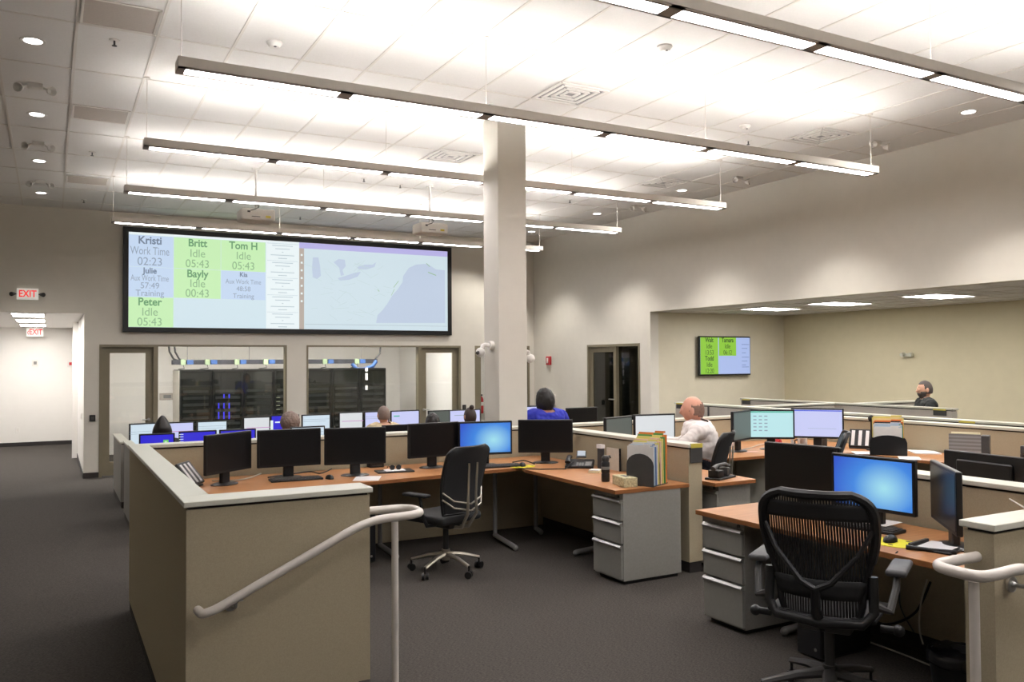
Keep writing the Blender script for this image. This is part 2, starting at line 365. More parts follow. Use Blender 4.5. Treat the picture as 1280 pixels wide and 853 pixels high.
# ================================================================== SUSPENDED LIGHTS
M['lens']=emis('lens_down',(1,.96,1.0),LENS_DOWN); M['lens_up']=emis('lens_up',(1,.98,.96),LENS_UP); M['fixend']=M['fixture_dark']
FX0,FX1=.80,8.40
def pendant(y,z,label,x0=FX0,nseg=6):
    t=thing('pendant_light',label,'light',((FX0+FX1)/2,y,z),group='suspended linear lights under the ceiling')
    cx=(FX0+FX1)/2; X=lambda v:v-cx
    m=MB(); m.box(X(FX0),X(FX1),-.085,.085,.012,.048); m.box(X(FX0),X(FX1),-.085,-.08,.048,.085); m.box(X(FX0),X(FX1),.08,.085,.048,.085); m.box(X(FX0),X(FX0)+.01,-.08,.08,.048,.085); m.box(X(FX1)-.01,X(FX1),-.08,.08,.048,.085)
    m.build('housing',M['fixture'],t)
    m=MB(); pitch=(FX1-FX0)/nseg
    e=[(FX0)]; 
    for k in range(nseg): 
        a=FX0+pitch*k+.055; b=FX0+pitch*(k+1)-.055
        m.box(X(FX0+pitch*k),X(a),-.08,.08,0,.012); m.box(X(b),X(FX0+pitch*(k+1)),-.08,.08,0,.012)
    m.box(X(FX0),X(FX1),-.08,-.058,0,.012); m.box(X(FX0),X(FX1),.058,.08,0,.012)
    m.build('bottom_plate',M['fixture_dark'],t)
    for k in range(nseg):
        a=FX0+pitch*k+.055; b=FX0+pitch*(k+1)-.055
        MB().box(X(a),X(b),-.058,.058,.002,.011).build('light_lens',M['lens'],t)
    MB().prism([(-.022,.048),(.022,.048),(.006,.080),(-.006,.080)],X(FX0+.1),X(FX1-.1),Matrix(((0,0,1,0),(1,0,0,0),(0,1,0,0),(0,0,0,1)))).build('uplight_strip',M['lens_up'],t)
    for k in range(0,7,2):
        x=FX0+.03+(FX1-FX0-.06)*k/6
        m=MB(); m.cyl((X(x),0,.085),(X(x),0,ZC-z),.0035,n=6); m.cyl((X(x),0,ZC-z-.012),(X(x),0,ZC-z),.03,n=12); m.build('suspension_cable',M['fixture'],t)
    return t
for y,lab in ((4.03,'suspended light bar nearest the camera, running off the top right of the photo'),
              (6.54,'second suspended light bar from the camera, crossing in front of the column'),
              (9.05,'third suspended light bar from the camera, passing behind the column'),
              (11.55,'fourth suspended light bar, second nearest to the big wall screen'),
              (14.12,'farthest suspended light bar, hanging just above the big wall screen')):
    pendant(y,3.90,lab)
for y,lab in ((1.53,'suspended light bar above the camera, outside the top of the photo'),(-.97,'suspended light bar behind the camera, outside the photo')):
    pendant(y,3.90,lab)
# recessed cans
M['can_lamp']=emis('can_lamp',(1,.95,.92),6)
def can_light(x,y,label,spot=None):
    t=thing('recessed_light',label,'light',(x,y,ZC),group='round recessed downlights in the high ceiling')
    MB().lathe([(.075,-.004),(.10,-.006),(.105,0),(.08,.0)],24).build('trim_ring',M['white'],t,smooth=True)
    MB().lathe([(.0,-.007),(.074,-.007),(.074,-.002),(.0,-.002)],24).build('lamp_lens',M['can_lamp'],t)
    L=bpy.data.lights.new('spot','SPOT'); L.energy=spot if spot else CAN_W; L.color=(1,.96,.90) if spot else (1,.93,.85); L.spot_size=R(116) if spot else R(95); L.spot_blend=.45 if spot else .6; L.shadow_soft_size=.05
    o=bpy.data.objects.new('lamp_bulb',L); C.objects.link(o); o.parent=t; o.location=(0,0,-.03)
    if spot: o.rotation_euler=(0,R(22),0)
    return t
for y,w_ in ((5.94,'nearest the camera'),(8.45,'second from the camera'),(10.98,'third from the camera'),(13.49,'fourth from the camera'),(16.03,'farthest from the camera')):
    can_light(9.30,y,'round recessed downlight beside the right wall, '+w_,spot=SPOT_W)
can_light(9.30,3.42,'round recessed downlight beside the right wall, beyond the right edge of the photo',spot=SPOT_W)
for y,w_ in ((8.48,'nearest the camera'),(10.98,'second from the camera'),(13.5,'third from the camera'),(16.02,'farthest from the camera')):
    can_light(-.15,y,'round recessed downlight at the left of the ceiling, '+w_)
# troffers
M['troffer']=emis('troffer_lens',(1,.97,.95),TROFFER)
def troffer(name,x0,x1,y0,y1,z,label,group,mm=None):
    t=thing(name,label,'light',((x0+x1)/2,(y0+y1)/2,z),group=group); a=(x1-x0)/2; b=(y1-y0)/2
    m=MB(); m.box(-a,a,-b,-b+.03,-.012,0); m.box(-a,a,b-.03,b,-.012,0); m.box(-a,-a+.03,-b+.03,b-.03,-.012,0); m.box(a-.03,a,-b+.03,b-.03,-.012,0); m.build('frame',M['white'],t)
    m=MB(); m.box(-a+.03,a-.03,-b+.03,b-.03,-.008,-.001); m.build('lens',mm or M['troffer'],t); return t
for y0,w_ in ((11.0,'farthest of the three, by the wall with the small screen'),(9.45,'middle of the three'),(7.65,'nearest of the three'),(4.9,'unseen one added for light beyond the right edge'),(2.2,'farther unseen one added for light beyond the right edge')):  # last two are unseen, added only to put more light into the alcove
    troffer('alcove_light',11.15,12.15,y0,y0+.62,2.69,'flat alcove ceiling light, '+w_,'alcove ceiling lights')
for y0,w_ in ((17.85,'nearest the opening'),(20.2,'middle of the row'),(22.7,'deepest in the corridor')):
    troffer('corridor_light',-.66,-.08,y0,y0+1.25,2.69,'flat corridor ceiling light, '+w_,'corridor ceiling lights',emis('corridor_lens',(1,.97,.95),CORRIDOR_LIGHT))
M['srv']=emis('server_lens',(1,.97,.95),SERVER_LIGHT)
for x0,w_ in ((1.2,'left'),(3.6,'middle'),(6.0,'right')):
    troffer('server_room_light',x0,x0+1.2,17.95,18.55,3.0,'ceiling light inside the server room, '+w_+' of its row','server room lights',M['srv'])
troffer('side_room_light',8.8,9.9,18.5,19.1,3.0,'ceiling light in the side room behind the column','server room lights',M['srv'])
# ------------------------------------------------------------------ ceiling fittings
def vent(x,y,label):
    t=thing('ceiling_vent',label,'vent',(x,y,ZC),group='louvred ceiling air vents')
    B('backing',M['grey'],t,-.28,.28,-.28,.28,-.008,-.006)
    for k,(a) in enumerate((.29,.215,.14,.07)):
        m=MB()
        for s in (-1,1):
            m.box(-a,a,s*a-.022,s*a+.022,-.02+.002*k,-.008); m.box(s*a-.022,s*a+.022,-a,a,-.02+.002*k,-.008)
        m.build('louvre_ring',M['white'],t)
for x,y,l in ((4.85,7.52,'square ceiling vent nearest the camera, left of centre above the second light bar'),(4.86,10.6,'square ceiling vent just left of the column top'),(8.61,7.47,'square ceiling vent right of the second light bar end, nearest the right wall'),(8.62,10.62,'smaller looking square ceiling vent above the third light bar end')): vent(x,y,l)
def grille(x0,x1,y0,y1,l):
    t=thing('return_grille',l,'grille',((x0+x1)/2,(y0+y1)/2,ZC),group='flat grey return grilles'); a=(x1-x0)/2;b=(y1-y0)/2
    B('grille_face',M['grille'],t,-a,a,-b,b,-.01,-.004)
    m=MB(); m.box(-a,a,-b,-b+.02,-.014,-.01); m.box(-a,a,b-.02,b,-.014,-.01); m.box(a-.02,a,-b,b,-.014,-.01); m.box(-a,-a+.02,-b,b,-.014,-.01); m.build('grille_frame',M['grid'],t)
grille(.2,.78,7.25,7.82,'large flat grey return grille at the top left of the photo'); grille(.2,.78,10.35,10.93,'flat grey return grille at the left of the ceiling, middle one'); grille(.2,.78,14.3,14.88,'flat pale return grille at the left of the ceiling, farthest one')
def sprinkler(x,y,l,big):
    t=thing('smoke_detector' if big else 'sprinkler_head',l,'detector' if big else 'sprinkler',(x,y,ZC))
    if big: MB().lathe([(.0,-.045),(.045,-.045),(.06,-.02),(.07,-.015),(.07,0),(0,0)],20).build('detector_body',M['white'],t,smooth=True); MB().cyl((0,-.03,-.05),(0,-.03,-.04),.012).build('sensor',M['dgrey'],t)
    else:
        MB().lathe([(.0,-.008),(.04,-.008),(.045,0),(0,0)],16).build('escutcheon',M['white'],t); m=MB(); m.cyl((0,0,-.008),(0,0,-.05),.008,n=8); m.cyl((0,0,-.05),(0,0,-.054),.022,n=10); m.build('nozzle',M['dgrey'],t)
for x,y,l,b in ((1.735,7.531,'white smoke detector left of centre on the ceiling above the second light bar',1),(4.88,5.98,'white smoke detector between the two nearest light bars',1),(7.41,7.57,'white smoke detector above the right half of the second light bar',1),
    (7.96,8.08,'sprinkler head at right behind the second light bar',0),(.48,8.13,'sprinkler head below the large grey grille, top left',0),(.48,12.61,'sprinkler head left of the third light bar end',0),(4.93,12.71,'sprinkler head between the fourth light bar and the column',0),
    (8.07,12.55,'sprinkler head right of the column near the right wall',0),(4.256,8.243,'sprinkler head beside the column top',0),(.5,16.39,'sprinkler head close to the back wall at far left',0),(4.28,16.41,'sprinkler head close to the back wall over the big screen',0),(4.26,12.52,'sprinkler head above the fourth light bar, left of the column',0)):
    sprinkler(x,y,l,b)
def emergency(x,y,l,rz=0):
    t=thing('emergency_light',l,'light',(x,y,ZC),rz)
    B('battery_box',M['white'],t,-.07,.07,-.05,.05,-.05,0,bev=.01,seg=2)
    for s in (-1,1):
        m=MB(); m.cyl((s*.07,0,-.03),(s*.12,-.03,-.06),.012); m.lathe([(.025,0),(.05,.07),(.045,.075),(.02,.01)],14,Matrix.Translation((s*.12,-.03,-.07))@Matrix.Rotation(R(100),4,'X')@Matrix.Rotation(R(25*s),4,'Y')); m.build('lamp_head',M['white'],t,smooth=True)
for x,y,l in ((-.15,9.79,'twin headed emergency light on the left of the ceiling, nearest the camera'),(-.15,12.37,'twin headed emergency light on the left of the ceiling, middle one'),(-.15,14.97,'twin headed emergency light on the left of the ceiling, farthest one'),
   (9.47,7.33,'twin headed emergency light by the right wall, nearest the camera'),(9.4,9.77,'twin headed emergency light by the right wall, middle one'),(9.45,12.45,'twin headed emergency light by the right wall, farthest one')): emergency(x,y,l)
# ------------------------------------------------------------------ projectors
def projector(px,py,l):
    P=on_y(px,py,12.6)
    t=thing('projector',l,'projector',P,group='ceiling mounted projectors')
    B('projector_body',M['white'],t,-.24,.24,-.19,.19,-.085,.085,bev=.03,seg=3)
    MB().cyl((.1,.19,0),(.1,.22,0),.045).build('projector_lens',M['black'],t)
    B('warning_sticker',mat('sticker','#C9B43A',.6),t,.10,.17,-.1935,-.19,-.045,-.015); m=MB(); m.box(-.16,-.12,-.194,-.19,.02,.045); m.box(-.1,.02,-.194,-.19,-.04,-.03); m.build('port_panel',M['dgrey'],t)
    m=MB(); m.cyl((0,0,.085),(0,0,ZC-P.z),.016); m.cyl((0,0,ZC-P.z-.02),(0,0,ZC-P.z),.06); m.box(-.1,.1,-.06,.06,.085,.10); m.build('ceiling_mount',M['white'],t)
    MB().tube([(-.14,-.18,.04),(-.05,-.2,.07),(.02,-.1,.12),(.015,0,.2)],.006).build('cable',M['black'],t)
projector(320,270.5,'white ceiling projector at left, in front of the big wall screen'); projector(537.5,287,'white ceiling projector at right, just left of the column')
# ================================================================== BIG SCREEN
SX0,SX1,SZ0,SZ1=1.19,7.96,2.345,4.335
t=thing('wall_display','huge black framed wall screen with status boxes and a pale map','screen',(SX0,YB,SZ0)); SW=SX1-SX0; SH=SZ1-SZ0; bz=.095
m=MB(); m.box(0,SW,-.09,-.001,0,bz); m.box(0,SW,-.09,-.001,SH-bz,SH); m.box(0,bz,-.09,-.001,bz,SH-bz); m.box(SW-bz,SW,-.09,-.001,bz,SH-bz); m.build('bezel',M['black'],t)
B('screen_panel',emis('big_bg','#CFE2EA'),t,bz,SW-bz,-.07,-.001,bz,SH-bz)
def P2(px,py): # pixel on the screen plane to local coordinates
    v=on_y(px,py,YB-.07); return v.x-SX0,v.z-SZ0
def rectm(x0,x1,z0,z1,name,mm,par,y=-.074): return B(name,mm,par,x0,x1,y,y+.003,z0,z1)
E_={k:emis(k,c) for k,c in dict(cellblue='#C3D6EE',cellgreen='#C5ECB4',txt='#8E9EB4',txtg='#8DB888',txtb='#6B7B93',txtgb='#669C6C',line='#B5C6CF',purple='#B7B2E4',taupe='#B5A9A0',water='#BECCE0',land='#CEDFE7',tiny='#B3C4CC',white='#E8F2F4',mapline='#BFD3D6').items()}
lx=bz; cw=[P2(157,350)[0],P2(217,350)[0],P2(276,350)[0],P2(332,350)[0],P2(374,350)[0]]
zr=[P2(217,295)[1]-.02,0,0,0]; zr[1]=P2(217,335.5)[1]; zr[2]=P2(217,372.5)[1]; zr[3]=bz
cells=[(0,0,'blue',('Kristi','Work Time','02:23'),1),(1,0,'green',('Britt','Idle','05:43'),1),(2,0,'green',('Tom H','Idle','05:43'),1),
(0,1,'blue',('Julie','Aux Work Time','57:49','Training'),0),(1,1,'green',('Bayly','Idle','00:43'),1),(2,1,'blue',('Kia','Aux Work Time','48:58','Training'),0),(0,2,'green',('Peter','Idle','05:43'),1)]
for cx_,cy_,col,lines,big in cells:
    x0,x1=cw[cx_],cw[cx_+1]; z1,z0=zr[cy_],zr[cy_+1]
    c=rectm(x0+.004,x1-.004,z0+.004,z1-.004,'status_cell',E_['cell'+col],t)
    n=len(lines); h=(z1-z0)
    for i,s in enumerate(lines):
        sz=(.205 if n==3 else .155)*(1.06 if i else 1.0)*(.82 if (cx_,cy_)==(2,1) else 1)
        zz=z1-h*(i+.5)/n
        sx=min(1.0,(x1-x0)*.92/(len(s)*sz*.56))
        text(s,sz,E_[('txtg' if col=='green' else 'txt')+('b' if i==0 else '')],c,((x0+x1)/2,-.0755,zz),bold=.022 if i==0 else 0,sx=sx*.93)
hd=rectm(lx,cw[4],zr[0]+.004,SH-bz,'header_band',E_['white'],t)
col=rectm(cw[3]+.01,cw[4],bz,zr[0],'list_column',E_['white'],t,-.073)
for i in range(5):
    zt=zr[0]-(zr[0]-bz)*i/5; rectm(cw[3]+.03,cw[4]-.03,zt-.012,zt-.006,'list_rule',E_['line'],col,-.076)
    cx_=(cw[3]+cw[4])/2; hh=(zr[0]-bz)/5
    for j,(wd) in enumerate((.42,.30,.03,.48,.18)):
        z=zt-.05-hh*.185*j; rectm(cx_-wd/2,cx_+wd/2,z-.006,z+.008,'list_line',E_['tiny' if j else 'line'],col,-.0765)
# map side
mx0,mx1=P2(374,380)[0],SW-bz; mz0,mz1=bz,SH-bz
mp=rectm(mx0+.1,mx1,mz0,mz1-.12,'map_panel',E_['land'],t,-.073); rectm(mx0,mx1,mz1-.12,mz1-.0,'title_band',E_['purple'],t,-.0735); sb=rectm(mx0,mx0+.10,mz0,mz1-.12,'side_toolbar',E_['taupe'],t,-.0735)
for i in range(7): rectm(mx0+.03,mx0+.07,mz1-.28-i*.16,mz1-.24-i*.16,'tool_icon',E_['white'],sb,-.0765)
def poly_on_screen(pts,mm,par,name,y=-.0752):
    m=MB(); m.bm.faces.new([m.bm.verts.new((P2(a,b)[0],y,P2(a,b)[1])) for a,b in pts])
    r=bmesh.ops.extrude_face_region(m.bm,geom=list(m.bm.faces)); bmesh.ops.translate(m.bm,vec=(0,.0015,0),verts=[v for v in r['geom'] if isinstance(v,bmesh.types.BMVert)])
    return m.build(name,mm,par)
for nm,pts in (('lake_shape',[(391,322),(398,322),(400,333),(401,345),(396,349),(391,347),(390,335)]),('lake_shape',[(417,328),(423,324),(431,325),(432,333),(428,338),(430,344),(426,345),(424,335)]),
   ('lake_shape',[(422,348),(432,345),(444,341),(451,340),(447,346),(436,350),(425,351)]),('lake_shape',[(446,334),(456,331),(466,331),(470,328),(468,334),(458,337),(448,337)]),
   ('sea_shape',[(470,404),(472,394),(478,388),(484,380),(490,370),(497,362),(503,353),(504,345),(511,335),(520,331),(534,330),(545,337),(556,338),(556.3,404)])):
    poly_on_screen(pts,E_['water'],mp,nm)
for (a,b,c_,d_) in ((492,360,498,352),(535,341,545,345),(533,330,537,334),(489,370,493,362),(472,363,474,365)):
    poly_on_screen([(a,b-1),(c_,d_-1),(c_,d_),(a,b)],E_['txtg'],mp,'map_marking',-.0758)
random.seed(3)
m=MB()
for k in range(46):
    x=random.uniform(384,488); y=random.uniform(328,400); 
    if x>470 and y>375: continue
    a=P2(x,y); ang=random.uniform(-.8,.8); L_=random.uniform(.1,.4)
    m.box(-L_/2,L_/2,-.0757,-.0752,-.003,.003,mtx=Matrix.Translation((a[0],0,a[1]))@Matrix.Rotation(ang,4,'Y'))
m.build('map_road_lines',E_['mapline'],mp)
rectm(mx0+.12,mx1-.02,mz0+.10,mz0+.112,'map_footer_line',E_['line'],mp,-.0757)
# small TV in the alcove
t=thing('wall_television','small black framed wall television with green and blue status boxes','screen',(11.28,12.97,1.437)); TW,TH=1.375,.79
B('wall_bracket',M['black'],t,TW*.3,TW*.7,-.06,-.001,TH*.3,TH*.7); B('television_housing',M['black'],t,0,TW,-.12,-.06,0,TH,bev=.01); B('screen_panel',emis('tvblue','#A9BBE8'),t,.025,TW-.025,-.124,-.12,.03,TH-.025)
tg=emis('tvgreen','#8CC63C'); tk=emis('tvtext','#2C4A20'); 
x3=(TW-.05)/3
def tvc(i,j,lines):
    x0=.025+i*(x3+.03)+(.012 if i else 0); x1=x0+x3+(.03 if i<2 else 0)-.012; z1=TH-.025-j*(TH-.055)/2; z0=z1-(TH-.055)/2
    c=B('status_cell',tg,t,x0,x1,-.127,-.124,z0,z1)
    for k,s in enumerate(lines):
        text(s,.13,tk,c,((x0+x1)/2,-.128,z1-.055-k*.125),bold=.02 if k==0 else 0,sx=.8)
tvc(0,0,('Walt','Idle','13:53')); tvc(1,0,('Tamara','Idle','06:12')); tvc(0,1,('Todd','Idle','12:20'))
for i,z in enumerate((.62,.54,.45,.36,.28,.2,.16)): B('list_line',emis('tvline','#7B8CC0'),t,TW-.25,TW-.06-(i%3)*.04,-.127,-.124,z,z+.014)
# ------------------------------------------------------------------ EXIT signs and wall devices
red=emis('exit_red','#F0302C',1.15); exg=mat('exit_face','#D9D8D0',.5,emit=.45)
P=on_y(34.5,368,YB); t=thing('exit_sign','lit red EXIT sign with two side lamps on the wall above the corridor opening','sign',(P.x,YB,P.z))
B('sign_box',exg,t,-.17,.17,-.06,-.001,-.10,.10,bev=.008,seg=2); text('EXIT',.17,red,t,(0,-.062,0),bold=.02,sx=.80)
for s in (-1,1):
    m=MB(); m.cyl((s*.17,-.03,.0),(s*.22,-.05,0),.012); m.cyl((s*.21,-.03,0),(s*.25,-.09,-.01),.028,.04); m.build('lamp_head',M['dgrey'],t,smooth=True)
t=thing('exit_sign','second red EXIT sign with arrow hanging inside the corridor','sign',(on_y(43.5,415.5,24.75).x,24.75,on_y(43,415.5,24.75).z))
B('sign_box',exg,t,-.19,.19,-.03,.03,-.11,.11,bev=.006); text('‹EXIT',.2,red,t,(0,-.032,0),bold=.02,sx=.72); MB().cyl((0,0,.11),(0,0,2.69-on_y(43,415.5,24.75).z),.01).build('hanger',M['white'],t)
def wallbox(name,label,cat,px,py,Y,w_,h,d,mm,mm2=None):
    P=on_y(px,py,Y); t=thing(name,label,cat,(P.x,Y,P.z)); B('cover',mm,t,-w_/2,w_/2,-d,-.001,-h/2,h/2,bev=.004); B('face_detail',mm2 or M['grey'],t,-w_/4,w_/4,-d-.004,-d,-h/4,h/4); return t
redm=mat('alarm_red','#B3222A',.4,0,.03)
wallbox('wall_strobe','small grey device high on the corridor end wall','alarm',44,454,25.1,.14,.16,.05,M['grid'],M['grey'])
wallbox('wall_strobe','small white alarm strobe with red mark at the right of the corridor end wall','alarm',88,455,25.1,.13,.16,.05,M['white'],redm)
wallbox('power_outlet','white power outlet low on the corridor end wall','outlet',22,538,25.1,.09,.14,.01,M['white'],M['grid'])
wallbox('card_reader','small black card reader left of the left glazed door','card reader',115.5,523,YB,.10,.12,.03,M['black'],M['dgrey'])
wallbox('door_keypad','small black keypad between the right glazed door and the column','keypad',580,509.5,YB,.085,.12,.03,M['black'],M['dgrey'])
P=on_x(687,451,XR); t=thing('fire_alarm','red and white fire alarm strobe on the right wall near the corner','alarm',(XR,P.y,P.z)); B('alarm_body',redm,t,-.05,-.001,-.09,.09,-.1,.1,bev=.006); B('strobe_lens',M['white'],t,-.07,-.05,-.025,.025,-.06,.06,bev=.006)
P=on_x(1137,444,13.73); t=thing('emergency_light','small twin headed emergency light on the far alcove wall','light',(13.73,P.y,P.z)); B('battery_box',M['cap'],t,-.06,-.001,-.09,.09,-.03,.03,bev=.006)
for s in (-1,1): MB().cyl((-.06,s*.07,.02),(-.12,s*.08,.0),.03,.04).build('lamp_head',M['cap'],t,smooth=True)
def dome(loc,rz,l):
    t=thing('security_camera',l,'camera',loc,rz)
    MB().cyl((0,0,0),(-.05,0,0),.05,n=20).build('mount_plate',M['white'],t,smooth=True); MB().tube([(-.04,0,0),(-.10,0,.01),(-.13,0,.0),(-.15,0,-.05)],.022,10).build('arm',M['white'],t,smooth=True)
    MB().ball((-.16,0,-.08),.055,(1,1,1),16).build('camera_head',M['white'],t,smooth=True); MB().cyl((-.19,-.02,-.08),(-.22,-.035,-.09),.02).build('camera_lens',M['dgrey'],t,smooth=True)
P=on_y(612,432,CY0+.15); dome((CX0,CY0+.15,P.z),0,'white dome camera on the left side of the column')
P=on_y(660,440,CY0+.15); dome((CX1,CY0+.2,P.z),180,'white dome camera on the right side of the column, half hidden')
P=on_y(600.5,505,21.5); t=thing('fire_extinguisher','red fire extinguisher hanging behind the glazed opening left of the column','extinguisher',(P.x,21.48,P.z-.25))
MB().lathe([(.0,-.02),(.075,-.02),(.08,0),(.08,.38),(.05,.45),(.025,.47),(0,.47)],18).build('cylinder',redm,t,smooth=True); m=MB(); m.box(-.02,.02,-.08,.04,.48,.52); m.cyl((0,0,.45),(0,0,.5),.02); m.build('valve_handle',M['black'],t); MB().lathe([(.081,.2),(.081,.3),(.08,.3),(.08,.2)],18).build('paper_label',M['white'],t)
MB().box(-.02,.02,.06,.1,-.04,.5).build('wall_strap',M['grey'],t); MB().cyl((0,.09,.25),(.0,.121,.25),.02).build('hook',M['grey'],t)
wallbox('wall_vent','grey louvred vent on the server room wall behind the left window','vent',209,496,21.6,.34,.16,.02,M['grille'],M['grey'])
wallbox('wall_vent','grey louvred vent on the server room wall behind the right window','vent',514,489,21.6,.30,.16,.02,M['grille'],M['grey'])
t=thing('wall_switch','small white switch on the corridor side wall','switch',(.55,18.6,.72)); B('cover',M['grid'],t,-.012,-.001,-.04,.04,-.06,.06,bev=.002); B('rocker',M['white'],t,-.018,-.012,-.015,.015,-.03,.03)
P=on_x(689,500,XR); t=thing('wall_dispenser','small grey box on the right wall beside the woman in blue','dispenser',(XR,P.y,P.z)); B('cover',M['grid'],t,-.08,-.001,-.22,.22,-.12,.12,bev=.01,seg=2); B('front_panel',M['grey'],t,-.084,-.08,-.1,.15,-.1,.04)
# ================================================================== SERVER RACKS
RX0,RX1,RY,RZ=2.40,7.01,19.0,1.61
nr=7; rw=(RX1-RX0)/nr
blue_led=emis('blue_led','#3A36FF',1.2); led=emis('white_led','#C8CCA8',.8); unit=mat('rack_unit','#2C2E2C',.4,.3,.1,30)
wordpos=['leftmost','second from the left','third from the left','middle','third from the right','second from the right','rightmost']
for k in range(nr):
    t=thing('server_rack','tall black server rack behind glass, '+wordpos[k]+' of the row','rack',(RX0+k*rw,RY,LO),group='black server racks')
    H=RZ-LO; m=MB(); m.box(.004,rw-.004,.03,1.0,0,H,bev=.004); m.build('cabinet',M['rack'],t)
    if k==0: B('side_panel',mat('rack_side','#B9B4AA',.5,.1),t,-.012,.004,.03,1.0,.02,H-.02)
    m=MB(); frame_rect(m,.012,rw-.012,.02,H-.02,.0,.03,.03); m.build('door_frame',M['rack'],t)
    B('door_glass',M['rackglass'],t,.042,rw-.042,.012,.02,.05,H-.05)
    if k==1:
        for px_ in (273.5,280,286.5):
            X_=on_y(px_,505,RY).x-(RX0+k*rw)
            for j,(a_,b_) in enumerate(((493,498),(504,511),(515,524))):
                if px_<275 and j==0: continue
                z1_,z0_=on_y(px_,a_,RY).z-LO,on_y(px_,b_,RY).z-LO; B('status_light',blue_led,t,X_-.012,X_+.012,.004,.012,z0_,z1_)
    if k==3:
        for j in range(4):
            z_=on_y(342,497+5*j,RY).z-LO; B('status_light',led,t,-.0+.05,.13,.004,.012,z_-.012,z_)
    m=MB()
    for j in range(9): m.box(.07,rw-.07,.006,.012,.35+j*.14,.35+j*.14+.06)
    m.build('rack_unit',unit,t)
for k,px in ((2,333),(2,327),(2,340)):
    pass
t=thing('cable_tray','black overhead cable tray running above the server racks','tray',(2.30,19.2,1.72)); 
m=MB(); m.box(0,4.55,-.02,0,0,.10); m.box(0,4.55,.28,.3,0,.10); m.box(0,4.55,0,.28,0,.01); m.build('tray_channel',mat('tray_dark','#33333A',.5),t)
for k in range(4): MB().cyl((.3+k*1.3,.14,.1),(.3+k*1.3,.14,1.28),.006).build('hanger_rod',M['grey'],t)
junc=mat('junction_green','#8FA080',.6); blue=mat('junction_blue','#37588F',.6)
for k,px in enumerate((229,259,296,332,406,446)):
    P=on_y(px,453,19.15); t=thing('junction_box','small green and blue box on the cable tray, '+('first','second','third','fourth','fifth','sixth')[k]+' from the left','box',(P.x,19.17,1.76),group='junction boxes on the cable tray')
    B('power_box',junc,t,-.05,.05,-.06,.0,-.05,.07); B('connector',blue,t,.07,.2,-.06,.0,-.04,.06)
    MB().tube([(0,-.03,-.05),(.02,-.04,-.12),(-.1-.05*(k%2),-.03,-.14)],.01,6).build('cable',M['black'],t)
P=on_y(453,458,19.1); tag(MB().tube([on_y(440,455,19.1),on_y(446,462,19.1),on_y(455,462,19.1),on_y(466,458,19.1),on_y(470,452,19.15)],.045,10).build('cable_bundle',blue,smooth=True),'thick blue bundle of cables drooping from the right end of the cable tray','cables')
for k,(px,dx) in enumerate(((213,0),(220,3))):
    tag(MB().tube([on_y(px-2,430,19.3+dx*.03),on_y(px-1,440,19.3+dx*.03),on_y(px+4,449,19.3+dx*.03),on_y(px+12+dx,452,19.25+dx*.03)],.02,8).build('power_cable',M['black'],smooth=True),('left' if k==0 else 'right')+' one of two black cables dropping to the left end of the tray','cable')
tag(MB().tube([on_y(476,430,19.3),on_y(475,442,19.3),on_y(469,449,19.25)],.02,8).build('power_cable',M['black'],smooth=True),'black cable dropping to the right end of the cable tray','cable')
for k,(y_,h) in enumerate(((462,5),(471,9),(485,6))):
    P=on_y(458.5,y_,18.97); tag(B('label_tag',M['paper'],None,P.x-.03,P.x+.03,18.985,18.995,P.z-h*.009,P.z+h*.009),('small square white tag at the top of a rack door','long white tag on a rack door','lower white tag on a rack door')[k],'label')
# ================================================================== CUBICLE PARTITIONS
def panel_run(label,pts,z0,z1,th=.155,capz=.028,endcaps=True,name='cubicle_partition',stack=0,group=None,base=True,fab=None,join=''):
    """pts: (x0,y0,x1,y1) axis aligned box footprint of the cap"""
    x0,y0,x1,y1=pts; cx,cy=(x0+x1)/2,(y0+y1)/2
    t=thing(name,label,'partition',(cx,cy,z0),group=group); a,b=(x1-x0)/2,(y1-y0)/2; H=z1-z0; i=.014
    zt=H-capz-.014
    j=lambda k:-i if k in join else i
    B('fabric_panel',fab or M['fabric'],t,-a+j('w'),a-j('e'),-b+j('s'),b-j('n'),.09 if base else 0,zt)
    B('reveal_strip',M['reveal'],t,-a+i*1.8,a-i*1.8,-b+i*1.8,b-i*1.8,zt,H-capz)
    B('top_cap',M['cap'],t,-a,a,-b,b,H-capz,H,bev=.003)
    if base: B('base_strip',M['base'],t,-a+i*1.6,a-i*1.6,-b+i*1.6,b-i*1.6,0,.09)
    if stack:
        m=MB()
        B('upper_panel',M['stackfab'],t,-a+.03,a-.03,-b+.03,b-.03,H,H+stack-.02); B('upper_cap',M['cap'],t,-a+.02,a-.02,-b+.02,b-.02,H+stack-.02,H+stack)
    return t
PZ=1.06
panel_run('beige partition on the left with a wide pale cap, running away from the near corner',(.59,4.72,.745,7.80),LO,PZ,join='sn')
panel_run('near beige partition with the sloping handrail in front of it',(.59,4.50,1.58,4.72),LO,PZ)
panel_run('long beige back partition behind the row of black monitors',(.59,7.80,4.78,7.97),LO,PZ)
panel_run('beige partition between the near cubicle and the man in the white shirt',(4.61,5.40,4.78,7.80),0,PZ,join='n')
panel_run('beige back partition behind the man in the white shirt',(4.78,7.80,8.4,7.97),0,PZ,join='we')
panel_run('beige side partition behind the file holders on the far right desk',(8.40,2.6,8.55,7.97),0,PZ)
panel_run('beige partition behind the right hand desk and its blue monitor',(4.61,2.29,4.78,4.45),0,PZ,join='s')
panel_run('near beige partition at the lower right corner behind the curved rail',(3.46,2.13,4.78,2.29),0,PZ)
